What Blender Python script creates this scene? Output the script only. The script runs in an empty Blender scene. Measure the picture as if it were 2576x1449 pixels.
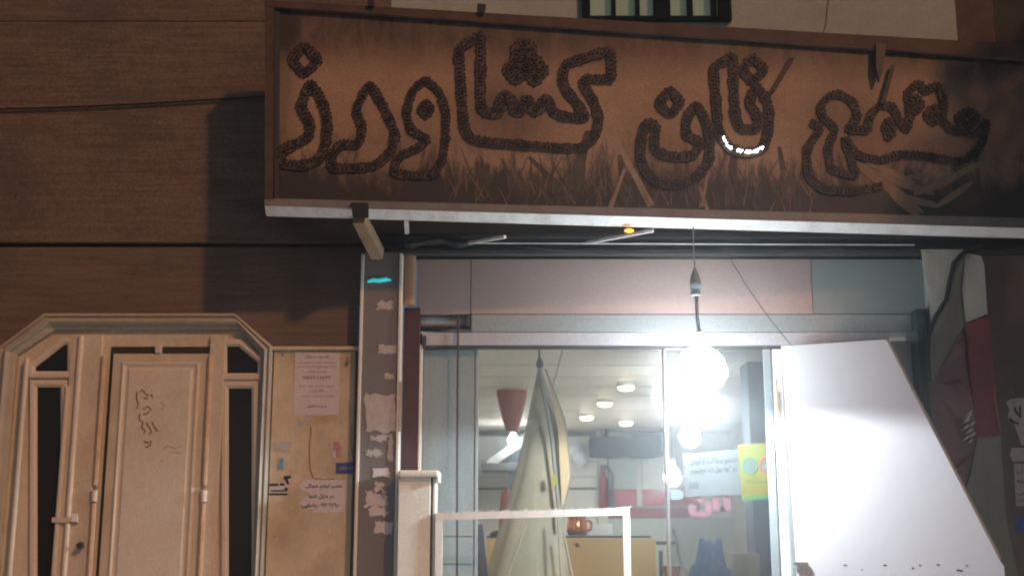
import bpy, bmesh, math, random
from mathutils import Vector, Matrix, noise as mnoise
R = math.radians
random.seed(7)
sc = bpy.context.scene
COL = sc.collection

# ------------------------------------------------------------------ camera, sky, sun, exposure
CAM_Y, CAM_Z, PITCH = -7.6, 1.2, R(11.6)
FPX, CX, CY = 3042.0, 1288.0, 724.5            # focal length and centre in a 2576 px wide frame
cam = bpy.data.cameras.new('camera'); camo = bpy.data.objects.new('camera', cam); COL.objects.link(camo)
cam.lens = FPX / 2576 * 36.0; cam.sensor_width = 36.0
camo.location = (0, CAM_Y, CAM_Z); camo.rotation_euler = (R(90) + PITCH, 0, 0)
cam.clip_start = 0.05; cam.clip_end = 400
cam.dof.use_dof = True; cam.dof.focus_distance = 5.6; cam.dof.aperture_fstop = 2.3
sc.camera = camo
SUN_DIR = Vector((-.475, .6, -.52)).normalized()   # the orange street light, high on the right behind the camera
world = bpy.data.worlds.new('World'); sc.world = world; world.use_nodes = True
wn = world.node_tree.nodes; wl = world.node_tree.links
sky = wn.new('ShaderNodeTexSky'); sky.sky_type = 'NISHITA'; sky.sun_disc = False
sky.sun_elevation = math.asin(-SUN_DIR.z); sky.sun_rotation = math.atan2(-SUN_DIR.x, -SUN_DIR.y)
wl.new(sky.outputs[0], wn['Background'].inputs[0]); wn['Background'].inputs[1].default_value = 0.028
sun = bpy.data.lights.new('street_light_sun', 'SUN'); suno = bpy.data.objects.new('street_light_sun', sun); COL.objects.link(suno)
sun.energy = 1.4; sun.color = (1.0, .45, .19); sun.angle = R(2.6)
suno.rotation_euler = SUN_DIR.to_track_quat('-Z', 'Y').to_euler(); suno.location = (4, -9, 9)
sc.view_settings.view_transform = 'Standard'; sc.view_settings.look = 'None'
sc.view_settings.exposure = 0; sc.view_settings.gamma = 1; sc.view_settings.use_curve_mapping = False
sc.cycles.max_bounces = 8; sc.cycles.transparent_max_bounces = 12
sc.cycles.sample_clamp_indirect = 4.0
sc.cycles.filter_width = 1.9
sc.cycles.use_denoising = True

# ------------------------------------------------------------------ pixel -> place
def ray(px, py):
    u = (px - CX) / FPX; v = (CY - py) / FPX
    return Vector((u, math.cos(PITCH) - v * math.sin(PITCH), math.sin(PITCH) + v * math.cos(PITCH)))
def P(px, py, Y=0.0):
    d = ray(px, py); t = (Y - CAM_Y) / d.y
    return Vector((d.x * t, Y, CAM_Z + d.z * t))
def W(px, py, Y=0.0):
    p = P(px, py, Y); return (p.x, p.z)
def rect(px0, py0, px1, py1, Y):
    pm = (py0 + py1) / 2
    return P(px0, pm, Y).x, P(px1, pm, Y).x, P(CX, py1, Y).z, P(CX, py0, Y).z

# ------------------------------------------------------------------ mesh helpers
class MB:
    def __init__(s): s.bm = bmesh.new()
    def box(s, x0, x1, y0, y1, z0, z1, bev=0.0, rot=None, piv=None):
        b = bmesh.new(); bmesh.ops.create_cube(b, size=1)
        for v in b.verts:
            v.co = Vector(((x0 + x1) / 2 + v.co.x * (x1 - x0), (y0 + y1) / 2 + v.co.y * (y1 - y0), (z0 + z1) / 2 + v.co.z * (z1 - z0)))
        if bev > 0: bmesh.ops.bevel(b, geom=list(b.edges), offset=bev, segments=2, affect='EDGES', profile=.6)
        if rot is not None:
            c = piv or Vector(((x0 + x1) / 2, (y0 + y1) / 2, (z0 + z1) / 2))
            bmesh.ops.transform(b, matrix=Matrix.Translation(c) @ rot @ Matrix.Translation(-c), verts=b.verts)
        s.merge(b); return s
    def merge(s, b):
        m = bpy.data.meshes.new('t'); b.to_mesh(m); b.free(); s.bm.from_mesh(m); bpy.data.meshes.remove(m)
    def prism(s, pts, y0, y1, bev=0.0):
        """pts: (x, z) outline; solid between y0 (front) and y1"""
        b = bmesh.new()
        f = [b.verts.new((x, y0, z)) for x, z in pts]; k = [b.verts.new((x, y1, z)) for x, z in pts]
        n = len(pts); b.faces.new(f); b.faces.new(list(reversed(k)))
        for i in range(n): b.faces.new((f[i], k[i], k[(i + 1) % n], f[(i + 1) % n]))
        bmesh.ops.recalc_face_normals(b, faces=b.faces)
        if bev > 0: bmesh.ops.bevel(b, geom=list(b.edges), offset=bev, segments=2, affect='EDGES')
        s.merge(b); return s
    def solid(s, front, back):
        """same-length 3D outlines joined to one solid"""
        b = bmesh.new()
        f = [b.verts.new(p) for p in front]; k = [b.verts.new(p) for p in back]; n = len(f)
        b.faces.new(f); b.faces.new(list(reversed(k)))
        for i in range(n): b.faces.new((f[i], k[i], k[(i + 1) % n], f[(i + 1) % n]))
        bmesh.ops.recalc_face_normals(b, faces=b.faces); s.merge(b); return s
    def loft(s, rings, closed=False, cap=False):
        b = bmesh.new(); vs = [[b.verts.new(p) for p in r] for r in rings]
        n = len(rings[0])
        for a, c in zip(vs, vs[1:]):
            for i in range(n if closed else n - 1): b.faces.new((a[i], a[(i + 1) % n], c[(i + 1) % n], c[i]))
        if cap and closed: b.faces.new(vs[0]); b.faces.new(list(reversed(vs[-1])))
        bmesh.ops.recalc_face_normals(b, faces=b.faces); s.merge(b); return s
    def tube(s, pts, r, n=8, closed=False):
        pts = [Vector(p) for p in pts]; rings = []
        m = len(pts)
        for i, p in enumerate(pts):
            if closed: t = pts[(i + 1) % m] - pts[i - 1]
            else: t = pts[min(i + 1, m - 1)] - pts[max(i - 1, 0)]
            t.normalize(); up = Vector((0, 1, 0)) if abs(t.y) < .9 else Vector((1, 0, 0))
            a = t.cross(up).normalized(); c = t.cross(a)
            rr = r[i] if isinstance(r, (list, tuple)) else r
            rings.append([p + a * math.cos(k * 2 * math.pi / n) * rr + c * math.sin(k * 2 * math.pi / n) * rr for k in range(n)])
        if closed: rings.append(rings[0])
        s.loft(rings, closed=True, cap=not closed); return s
    def bar(s, a, b_, w, h):
        """square tube from a to b"""
        a, b_ = Vector(a), Vector(b_); t = (b_ - a).normalized()
        up = Vector((0, 0, 1)) if abs(t.z) < .9 else Vector((0, 1, 0))
        x = t.cross(up).normalized() * w / 2; y = x.cross(t).normalized() * h / 2
        s.loft([[p + x + y, p - x + y, p - x - y, p + x - y] for p in (a, b_)], closed=True, cap=True); return s
    def lathe(s, prof, c, n=24):
        s.loft([[Vector((c[0] + r * math.cos(k * 2 * math.pi / n), c[1] + r * math.sin(k * 2 * math.pi / n), c[2] + z)) for k in range(n)] for r, z in prof], closed=True, cap=True); return s
    def ball(s, c, r, sub=1, sq=(1, 1, 1)):
        b = bmesh.new(); bmesh.ops.create_icosphere(b, subdivisions=sub, radius=r)
        for v in b.verts: v.co = Vector((c[0] + v.co.x * sq[0], c[1] + v.co.y * sq[1], c[2] + v.co.z * sq[2]))
        s.merge(b); return s

OFF = {}
def thing(name, label, cat, loc, group=None):
    o = bpy.data.objects.new(name, None); COL.objects.link(o); o.location = loc; o.empty_display_size = .1
    o['label'] = label; o['category'] = cat
    if group: o['group'] = group
    OFF[o] = Vector(loc); return o
def add(name, mb, mat, parent=None, label=None, cat=None, kind=None, group=None, smooth=False):
    me = bpy.data.meshes.new(name); bm = mb.bm
    if parent is not None: off = OFF[parent]
    else:
        xs = [v.co for v in bm.verts]
        off = Vector(((min(p.x for p in xs) + max(p.x for p in xs)) / 2, (min(p.y for p in xs) + max(p.y for p in xs)) / 2, min(p.z for p in xs)))
    bmesh.ops.translate(bm, vec=-off, verts=bm.verts)
    bm.to_mesh(me); bm.free()
    if smooth:
        for p in me.polygons: p.use_smooth = True
        try: me.set_sharp_from_angle(angle=R(40))
        except Exception: pass
    me.materials.append(mat)
    o = bpy.data.objects.new(name, me); COL.objects.link(o)
    if parent is not None: o.parent = parent
    else: o.location = off
    OFF[o] = off
    if label: o['label'] = label
    if cat: o['category'] = cat
    if kind: o['kind'] = kind
    if group: o['group'] = group
    return o

# ------------------------------------------------------------------ materials
def mat(name, col, rough=.6, metal=0.0, var=.12, scale=6.0, stretch=(1, 1, 1), bump=0.0, dirt=None, dirt_amt=.0, dirt_scale=2.0, spec=.4, emit=None, es=0.0, grain=.16):
    m = bpy.data.materials.new(name); m.use_nodes = True
    n = m.node_tree.nodes; l = m.node_tree.links; b = n['Principled BSDF']
    b.inputs['Roughness'].default_value = rough; b.inputs['Metallic'].default_value = metal
    b.inputs['Specular IOR Level'].default_value = spec
    tc = n.new('ShaderNodeTexCoord'); mp = n.new('ShaderNodeMapping'); l.new(tc.outputs['Object'], mp.inputs[0])
    mp.inputs['Scale'].default_value = stretch
    nz = n.new('ShaderNodeTexNoise'); nz.inputs['Scale'].default_value = scale; nz.inputs['Detail'].default_value = 6; nz.inputs['Roughness'].default_value = .65
    l.new(mp.outputs[0], nz.inputs['Vector'])
    cr = n.new('ShaderNodeValToRGB'); l.new(nz.outputs['Fac'], cr.inputs[0])
    cr.color_ramp.elements[0].position = .28; cr.color_ramp.elements[1].position = .72
    cr.color_ramp.elements[0].color = tuple(c * (1 - var) for c in col) + (1,)
    cr.color_ramp.elements[1].color = tuple(min(1, c * (1 + var)) for c in col) + (1,)
    last = cr.outputs[0]
    if dirt is not None:
        n2 = n.new('ShaderNodeTexNoise'); n2.inputs['Scale'].default_value = dirt_scale; n2.inputs['Detail'].default_value = 8; n2.inputs['Roughness'].default_value = .7
        l.new(tc.outputs['Object'], n2.inputs['Vector'])
        r2 = n.new('ShaderNodeValToRGB'); r2.color_ramp.elements[0].position = .48; r2.color_ramp.elements[1].position = .68
        r2.color_ramp.elements[1].color = (dirt_amt,) * 3 + (1,)
        l.new(n2.outputs['Fac'], r2.inputs[0])
        mx = n.new('ShaderNodeMix'); mx.data_type = 'RGBA'; l.new(r2.outputs[0], mx.inputs[0]); l.new(last, mx.inputs[6]); mx.inputs[7].default_value = dirt + (1,)
        last = mx.outputs[2]
    if grain > 0 and not emit:          # fine speckle of the surface itself, a few millimetres across
        n3 = n.new('ShaderNodeTexNoise'); n3.inputs['Scale'].default_value = 120; n3.inputs['Detail'].default_value = 2; l.new(tc.outputs['Object'], n3.inputs['Vector'])
        r3 = n.new('ShaderNodeMapRange'); l.new(n3.outputs['Fac'], r3.inputs[0]); r3.inputs[1].default_value = .25; r3.inputs[2].default_value = .75; r3.inputs[3].default_value = 1 - grain; r3.inputs[4].default_value = 1 + grain
        m3 = n.new('ShaderNodeMix'); m3.data_type = 'RGBA'; m3.blend_type = 'MULTIPLY'; m3.inputs[0].default_value = 1
        l.new(last, m3.inputs[6]); l.new(r3.outputs[0], m3.inputs[7]); last = m3.outputs[2]
    l.new(last, b.inputs['Base Color'])
    if bump > 0:
        bp = n.new('ShaderNodeBump'); bp.inputs['Strength'].default_value = bump; bp.inputs['Distance'].default_value = .01
        l.new(nz.outputs['Fac'], bp.inputs['Height']); l.new(bp.outputs[0], b.inputs['Normal'])
    if emit:
        b.inputs['Emission Color'].default_value = emit + (1,); b.inputs['Emission Strength'].default_value = es
    return m
M = {}
M['travertine'] = mat('brown_travertine', (.168, .122, .092), .55, grain=.4, var=.32, scale=3.6, stretch=(.55, 1, 11), bump=.15, dirt=(.08, .066, .055), dirt_amt=.6, dirt_scale=1.3)
M['beige_stone'] = mat('beige_stone', (.64, .54, .39), .6, var=.14, scale=5, bump=.12, dirt=(.36, .24, .12), dirt_amt=.6, dirt_scale=3.1)
M['cap'] = mat('pale_stone_trim', (.62, .55, .43), .5, var=.08, bump=.05)
M['white_wall'] = mat('white_render', (.40, .45, .42), .8, var=.08, scale=3, bump=.1, dirt=(.28, .29, .26), dirt_amt=.4)
M['granite'] = mat('grey_granite', (.21, .19, .185), .28, var=.25, scale=90, spec=.5)
M['alu'] = mat('white_metal_trim', (.84, .82, .74), .35, .1, var=.05)
M['cream'] = mat('cream_painted_steel', (.68, .60, .48), .42, 0, var=.07, scale=4, dirt=(.4, .27, .17), dirt_amt=.35, dirt_scale=3, bump=.03)
M['cream_light'] = mat('cream_painted_leaf', (.73, .66, .56), .45, 0, var=.06, scale=4, dirt=(.45, .33, .25), dirt_amt=.3, dirt_scale=4)
M['greensteel'] = mat('grey_green_painted_surround', (.46, .43, .36), .45, 0, var=.1, scale=6, dirt=(.3, .24, .17), dirt_amt=.4)
M['black_glass'] = mat('dark_door_glass', (.022, .022, .022), .12, var=.05, spec=.3)
M['dark'] = mat('dark_steel', (.06, .058, .058), .5, .2, var=.25, scale=8)
M['black'] = mat('black_plastic', (.02, .02, .022), .45, var=.2)
M['copper'] = mat('orange_lit_edge', (.60, .43, .30), .5, .1, var=.2, scale=14)  # orange light on door rods and pillar trim, put into the colour
M['rust'] = mat('rusty_steel', (.40, .29, .18), .6, .1, var=.25, scale=14, dirt=(.2, .08, .03), dirt_amt=.7, dirt_scale=7)
M['sign_frame'] = mat('brown_sign_frame', (.10, .062, .045), .7, .0, var=.3, scale=10, dirt=(.035, .024, .02), dirt_amt=.6, dirt_scale=4)
M['sign_grey'] = mat('grey_sign_sill', (.22, .21, .20), .55, .1, var=.2, scale=9)
M['letter'] = mat('dark_letter_edge', (.10, .07, .056), .8, var=.4, scale=30)
M['bead'] = mat('unlit_led_bead', (.022, .021, .026), .5, var=.6, scale=50)
M['lit_bead'] = mat('lit_led_bead', (.9, .9, .9), .3, var=0, emit=(1, .98, .95), es=10.0)
M['rail'] = mat('white_painted_rail', (.84, .84, .84), .45, .0, var=.08, scale=7, dirt=(.4, .3, .22), dirt_amt=.5, dirt_scale=5)
M['pink'] = mat('pinkish_fascia_sheet', (.40, .295, .28), .5, var=.06, grain=.1, scale=2, bump=.02)
M['grey_sheet'] = mat('grey_green_sheet', (.26, .29, .28), .5, var=.08, scale=3)
M['shutter'] = mat('grey_shutter_metal', (.31, .34, .35), .4, .15, var=.05, scale=3, stretch=(1, 1, 8))
M['shutter_light'] = mat('pale_shutter_slat', (.45, .45, .49), .4, .1, var=.04)
M['leaf_grey'] = mat('grey_green_panel', (.27, .32, .33), .35, .1, var=.06, scale=2)
M['white_panel'] = mat('white_laminate', (.46, .45, .48), .42, var=.03, scale=2, grain=.04, dirt=(.42, .41, .42), dirt_amt=.35, dirt_scale=2.2)
M['white_tube'] = mat('white_painted_tube', (.88, .86, .82), .4, var=.08, scale=12)
M['cabinet'] = mat('off_white_enamel', (.84, .85, .77), .35, var=.04, scale=3)
M['paper'] = mat('white_paper', (.68, .63, .66), .8, var=.05, scale=10)
M['paper_dirty'] = mat('stained_torn_paper', (.52, .47, .46), .85, var=.2, scale=24)
M['ink'] = mat('black_ink', (.018, .017, .02), .7, var=.1)
M['purple_ink'] = mat('faded_purple_ink', (.26, .16, .24), .7, var=.2)
M['brown_ink'] = mat('brown_marker', (.16, .07, .045), .7, var=.2)
M['blue'] = mat('blue_sticker', (.07, .08, .30), .6, var=.3, scale=30)
M['paleblue'] = mat('pale_blue_ink', (.5, .52, .75), .6, var=.2)
M['sky_blue'] = mat('light_blue_sticker', (.16, .34, .46), .6, var=.3, scale=30)
M['pinkp'] = mat('pink_sticker', (.55, .25, .32), .6, var=.3, scale=30)
M['plank'] = mat('cream_ceiling_plank', (.62, .56, .48), .45, var=.07, scale=2, stretch=(1, 4, 1))
M['joint'] = mat('dark_joint', (.16, .13, .11), .8, var=.1)
M['in_wall'] = mat('pale_inner_wall', (.62, .60, .55), .5, var=.05, scale=2)
M['in_tile'] = mat('white_wall_panel', (.68, .66, .62), .35, var=.03)
M['grey_wall'] = mat('grey_green_wall', (.46, .52, .49), .4, var=.05)
M['red'] = mat('red_wall_band', (.50, .025, .035), .35, var=.1)
M['dark_red'] = mat('dark_red_band', (.30, .03, .06), .4, var=.1)
M['duct'] = mat('grey_purple_cloth', (.035, .042, .05), .8, var=.25, scale=5)
M['cloth'] = mat('beige_canvas', (.36, .315, .235), .85, var=.1, scale=5, stretch=(3, 3, .6), bump=.3)
M['cloth_flap'] = mat('tan_canvas', (.50, .37, .22), .85, var=.1, scale=5)
M['strap'] = mat('grey_blue_strap', (.22, .22, .20), .8, var=.15)
M['yellow'] = mat('ochre_laminate', (.60, .36, .135), .4, var=.06, scale=2, spec=.3)
M['orange'] = mat('orange_red_plastic', (.32, .10, .07), .5, var=.15)
M['fire_red'] = mat('red_enamel', (.24, .012, .03), .3, var=.1)
M['copper_metal'] = mat('copper_metal', (.75, .25, .09), .22, .9, var=.35, scale=20)
M['bag'] = mat('blue_plastic_bag', (.12, .27, .60), .25, var=.3, scale=5)
M['poster_yellow'] = mat('yellow_poster', (.27, .25, .03), .5, var=.08, scale=5)
M['green_ink'] = mat('green_ink', (.05, .30, .12), .6, var=.1)
M['red_ink'] = mat('red_ink', (.60, .13, .07), .6, var=.1)
M['notice'] = mat('grey_white_notice', (.20, .21, .215), .6, var=.04)
M['pink_letter'] = mat('faded_red_vinyl', (.36, .16, .19), .5, var=.2, scale=9)
M['blue_grey'] = mat('blue_grey_column', (.14, .17, .23), .5, var=.1)
M['chrome'] = mat('silver_tube', (.7, .72, .75), .2, .9, var=.1)
M['asphalt'] = mat('asphalt', (.05, .05, .05), .9, var=.25, scale=40, bump=.3)
M['pave'] = mat('pavement_tiles', (.50, .48, .45), .8, var=.15, scale=8, bump=.2)
M['floor'] = mat('shop_floor_tiles', (.45, .42, .38), .35, var=.08)
M['banner_white'] = mat('dull_white_vinyl', (.5, .48, .42), .5, var=.12, scale=3, stretch=(3, 1, .6))
M['banner_grey'] = mat('grey_green_vinyl', (.24, .24, .19), .45, var=.15, scale=3, stretch=(3, 1, .6))
M['banner_red'] = mat('dark_red_vinyl', (.22, .035, .045), .4, var=.2, scale=4)
M['banner_maroon'] = mat('maroon_glossy_film', (.17, .055, .055), .2, var=.3, scale=5, bump=.5, spec=.7)
M['pier'] = mat('brown_rough_stone', (.15, .11, .09), .7, var=.22, scale=5, bump=.3)
M['neigh'] = mat('dark_neighbour_cladding', (.03, .028, .025), .7, var=.3)
M['bar'] = mat('dark_green_window_bars', (.010, .014, .012), .85, spec=.08)
M['win_glass'] = mat('greenish_window_glass', (.30, .40, .30), .35, var=.1, scale=2, emit=(.50, .66, .46), es=.09)
M['bulb'] = mat('glowing_white_bulb', (.9, .9, .9), .3, var=0, emit=(.86, .96, 1), es=68.0)
M['warm_lamp'] = mat('glowing_warm_disc', (.9, .9, .9), .3, var=0, emit=(1, .84, .58), es=22.0)
M['amber'] = mat('amber_indicator', (.8, .4, .05), .3, var=0, emit=(1, .38, .03), es=2.2)
M['cyan'] = mat('glowing_cyan', (.1, .7, .8), .3, var=.4, scale=40, emit=(.05, .8, .85), es=.5)

def soot_and_shade(m, base, tc, sx, nz):
    """painted-in shade along the frame and at the right end, sooty smears around a few letters"""
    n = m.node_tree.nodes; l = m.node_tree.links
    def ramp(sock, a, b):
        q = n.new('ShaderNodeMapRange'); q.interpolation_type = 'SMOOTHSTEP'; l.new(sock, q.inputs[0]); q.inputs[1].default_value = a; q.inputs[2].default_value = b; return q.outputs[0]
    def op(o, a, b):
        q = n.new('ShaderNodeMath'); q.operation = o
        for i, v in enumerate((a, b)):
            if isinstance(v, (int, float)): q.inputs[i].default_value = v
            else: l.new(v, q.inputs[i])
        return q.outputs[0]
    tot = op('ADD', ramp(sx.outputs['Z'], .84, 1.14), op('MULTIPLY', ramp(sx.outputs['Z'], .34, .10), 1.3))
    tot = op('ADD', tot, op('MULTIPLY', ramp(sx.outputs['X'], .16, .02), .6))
    tot = op('ADD', tot, op('MULTIPLY', ramp(sx.outputs['X'], 3.6, 4.6), .6))  # right-end shade painted into the colour
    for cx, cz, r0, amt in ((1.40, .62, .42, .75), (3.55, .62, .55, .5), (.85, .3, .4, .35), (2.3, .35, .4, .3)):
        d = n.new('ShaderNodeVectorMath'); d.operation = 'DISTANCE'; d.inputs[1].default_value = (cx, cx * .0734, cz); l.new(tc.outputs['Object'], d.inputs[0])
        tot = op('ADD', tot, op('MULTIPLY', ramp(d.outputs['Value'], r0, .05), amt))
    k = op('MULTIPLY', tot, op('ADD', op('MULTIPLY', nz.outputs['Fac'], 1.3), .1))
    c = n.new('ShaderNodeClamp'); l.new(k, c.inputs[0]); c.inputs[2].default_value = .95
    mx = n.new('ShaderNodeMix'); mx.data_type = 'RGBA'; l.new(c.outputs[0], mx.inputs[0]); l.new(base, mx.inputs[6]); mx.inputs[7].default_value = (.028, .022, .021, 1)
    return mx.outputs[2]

# thin canvas lets a little of the shop behind it show through
_m = M['cloth']; _n = _m.node_tree.nodes; _t = _n.new('ShaderNodeBsdfTransparent'); _x = _n.new('ShaderNodeMixShader'); _x.inputs[0].default_value = .22
_m.node_tree.links.new(_n['Principled BSDF'].outputs[0], _x.inputs[1]); _m.node_tree.links.new(_t.outputs[0], _x.inputs[2]); _m.node_tree.links.new(_x.outputs[0], _n['Material Output'].inputs['Surface'])

# printed banner of the shop sign: tan with a dark printed field of wheat along the bottom
def sign_material():
    m = mat('printed_sign_banner', (.37, .25, .17), .55, var=.16, grain=.3, scale=2.5, stretch=(1, 1, 1.4), bump=.05)
    n = m.node_tree.nodes; l = m.node_tree.links; b = n['Principled BSDF']
    base = b.inputs['Base Color'].links[0].from_socket
    tc = n.new('ShaderNodeTexCoord'); sx = n.new('ShaderNodeSeparateXYZ'); l.new(tc.outputs['Object'], sx.inputs[0])
    mp = n.new('ShaderNodeMapping'); mp.inputs['Scale'].default_value = (3.6, 1, 1.1); l.new(tc.outputs['Object'], mp.inputs[0])
    nz = n.new('ShaderNodeTexNoise'); nz.inputs['Scale'].default_value = 2.6; nz.inputs['Detail'].default_value = 9; nz.inputs['Roughness'].default_value = .72; nz.inputs['Distortion'].default_value = .5
    l.new(mp.outputs[0], nz.inputs['Vector'])
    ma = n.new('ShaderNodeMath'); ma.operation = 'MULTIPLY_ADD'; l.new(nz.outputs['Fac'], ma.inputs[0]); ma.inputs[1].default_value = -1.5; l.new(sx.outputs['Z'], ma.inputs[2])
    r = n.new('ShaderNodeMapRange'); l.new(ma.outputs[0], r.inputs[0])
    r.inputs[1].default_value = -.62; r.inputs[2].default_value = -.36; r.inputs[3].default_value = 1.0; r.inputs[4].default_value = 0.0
    mx = n.new('ShaderNodeMix'); mx.data_type = 'RGBA'; l.new(r.outputs[0], mx.inputs[0]); l.new(soot_and_shade(m, base, tc, sx, nz), mx.inputs[6]) if True else l.new(base, mx.inputs[6]); mx.inputs[7].default_value = (.04, .034, .033, 1)
    l.new(mx.outputs[2], b.inputs['Base Color'])
    return m
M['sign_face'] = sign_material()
M['wheat_print'] = mat('printed_wheat_stalk', (.36, .265, .18), .6, var=.2, scale=20)
M['faint_wheat'] = mat('faint_printed_grass', (.21, .145, .10), .6, var=.35, scale=16)
M['bread_print'] = mat('printed_hands_and_bread', (.27, .19, .13), .6, var=.3, scale=6)
M['dark_print'] = mat('printed_dark_stalk', (.09, .07, .06), .6, var=.3, scale=14)

def glass_mat(name, tint, h0, h1):
    m = bpy.data.materials.new(name); m.use_nodes = True
    n = m.node_tree.nodes; l = m.node_tree.links; n.remove(n['Principled BSDF']); out = n['Material Output']
    t = n.new('ShaderNodeBsdfTransparent'); t.inputs[0].default_value = tint + (1,); g = n.new('ShaderNodeBsdfGlossy'); g.inputs['Roughness'].default_value = .06
    d = n.new('ShaderNodeBsdfTranslucent'); d.inputs[0].default_value = (.8, .84, .86, 1)
    tc = n.new('ShaderNodeTexCoord'); mp = n.new('ShaderNodeMapping'); mp.inputs['Scale'].default_value = (5, 1, .7); l.new(tc.outputs['Object'], mp.inputs[0])
    nz = n.new('ShaderNodeTexNoise'); nz.inputs['Scale'].default_value = 3; nz.inputs['Detail'].default_value = 6; l.new(mp.outputs[0], nz.inputs['Vector'])
    mr = n.new('ShaderNodeMapRange'); l.new(nz.outputs['Fac'], mr.inputs[0]); mr.inputs[1].default_value = .3; mr.inputs[2].default_value = .75; mr.inputs[3].default_value = h0; mr.inputs[4].default_value = h1
    a = n.new('ShaderNodeMixShader'); l.new(mr.outputs[0], a.inputs[0]); l.new(t.outputs[0], a.inputs[1]); l.new(d.outputs[0], a.inputs[2])
    lw = n.new('ShaderNodeFresnel'); lw.inputs[0].default_value = 1.12
    c = n.new('ShaderNodeMixShader'); l.new(lw.outputs[0], c.inputs[0]); l.new(a.outputs[0], c.inputs[1]); l.new(g.outputs[0], c.inputs[2])
    l.new(c.outputs[0], out.inputs['Surface']); return m
M['glass'] = glass_mat('dusty_shop_glass', (.77, .78, .78), .04, .12)
M['glass_left'] = glass_mat('clear_shop_glass', (.95, .96, .95), .0, .02)

# ------------------------------------------------------------------ Persian lettering (contextual letter forms, laid out right to left)
FORMS = {'ا': 'FE8D FE8E - -', 'آ': 'FE81 FE82 - -', 'ب': 'FE8F FE90 FE91 FE92', 'ت': 'FE95 FE96 FE97 FE98', 'ج': 'FE9D FE9E FE9F FEA0', 'خ': 'FEA5 FEA6 FEA7 FEA8',
         'د': 'FEA9 FEAA - -', 'ر': 'FEAD FEAE - -', 'ز': 'FEAF FEB0 - -', 'س': 'FEB1 FEB2 FEB3 FEB4', 'ش': 'FEB5 FEB6 FEB7 FEB8', 'ض': 'FEBD FEBE FEBF FEC0', 'ط': 'FEC1 FEC2 FEC3 FEC4',
         'ع': 'FEC9 FECA FECB FECC', 'ف': 'FED1 FED2 FED3 FED4', 'ک': 'FB8E FB8F FB90 FB91', 'گ': 'FB92 FB93 FB94 FB95', 'ل': 'FEDD FEDE FEDF FEE0', 'م': 'FEE1 FEE2 FEE3 FEE4',
         'ن': 'FEE5 FEE6 FEE7 FEE8', 'و': 'FEED FEEE - -', 'ه': 'FEE9 FEEA FEEB FEEC', 'ی': 'FBFC FBFD FBFE FBFF', 'پ': 'FB56 FB57 FB58 FB59', 'ئ': 'FE89 FE8A FE8B FE8C', 'ح': 'FEA1 FEA2 FEA3 FEA4', 'ق': 'FED5 FED6 FED7 FED8'}
FORMS = {k: [None if c == '-' else chr(int(c, 16)) for c in v.split()] for k, v in FORMS.items()}
def shape(s):
    out = []
    for i, c in enumerate(s):
        if c not in FORMS: out.append(c); continue
        f = FORMS[c]; prev = i > 0 and s[i - 1] in FORMS and FORMS[s[i - 1]][2] is not None
        nxt = i + 1 < len(s) and s[i + 1] in FORMS and f[2] is not None
        out.append(f[3] if prev and nxt else f[1] if prev else f[2] if nxt else f[0])
    res, num = [], []
    for c in reversed(out):
        if c in '۰۱۲۳۴۵۶۷۸۹': num.insert(0, c)
        else: res += num + [c]; num = []
    return ''.join(res + num)
def text(name, s, cx, cz, width, Y, material, parent, height=None, bold=0.0, tilt=0.0):
    c = bpy.data.curves.new('t', 'FONT'); c.body = shape(s); c.resolution_u = 2; c.offset = bold
    o = bpy.data.objects.new('t', c); COL.objects.link(o); bpy.context.view_layer.update()
    me = o.to_mesh(); mb = MB(); mb.bm.from_mesh(me); o.to_mesh_clear(); bpy.data.objects.remove(o); bpy.data.curves.remove(c)
    xs = [v.co.x for v in mb.bm.verts]; ys = [v.co.y for v in mb.bm.verts]
    w = max(xs) - min(xs); h = max(ys) - min(ys); sx = width / w; sy = (height / h) if height else sx
    mx, my = (max(xs) + min(xs)) / 2, (max(ys) + min(ys)) / 2
    for v in mb.bm.verts:
        x, z = (v.co.x - mx) * sx, (v.co.y - my) * sy
        v.co = Vector((cx + x * math.cos(tilt) - z * math.sin(tilt), Y, cz + x * math.sin(tilt) + z * math.cos(tilt)))
    return add(name, mb, material, parent)

def ragged(px0, py0, px1, py1, Y, amp=3.0, n=7, seed=0, sides='lrtb'):
    """paper outline with torn sides, in metres"""
    rnd = random.Random(seed); pts = []
    def j(s): return rnd.uniform(-amp, amp) if s in sides else rnd.uniform(-.4, .4)
    for i in range(n): pts.append((px0 + (px1 - px0) * i / n, py0 + j('t')))
    for i in range(n): pts.append((px1 + j('r'), py0 + (py1 - py0) * i / n))
    for i in range(n): pts.append((px1 - (px1 - px0) * i / n, py1 + j('b')))
    for i in range(n): pts.append((px0 + j('l'), py1 - (py1 - py0) * i / n))
    return [W(x, y, Y) for x, y in pts]
def sheet(name, pts, Y, material, label, cat, t=.0025, group=None):
    return add(name, MB().prism(pts, Y - t, Y), material, None, label, cat, group=group)

# ================================================================== HAZE (thin volume added for the glare halo around the lamps)
hz = bpy.data.materials.new('glare_haze'); hz.use_nodes = True
hn = hz.node_tree.nodes; hn.remove(hn['Principled BSDF'])
hv = hn.new('ShaderNodeVolumePrincipled'); hv.inputs['Color'].default_value = (.86, .93, 1, 1); hv.inputs['Density'].default_value = .0125; hv.inputs['Anisotropy'].default_value = .86
hz.node_tree.links.new(hv.outputs[0], hn['Material Output'].inputs['Volume'])
add('haze', MB().box(-19, 19, -21, 12, -1.5, 8.0), hz, kind='stuff')

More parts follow.
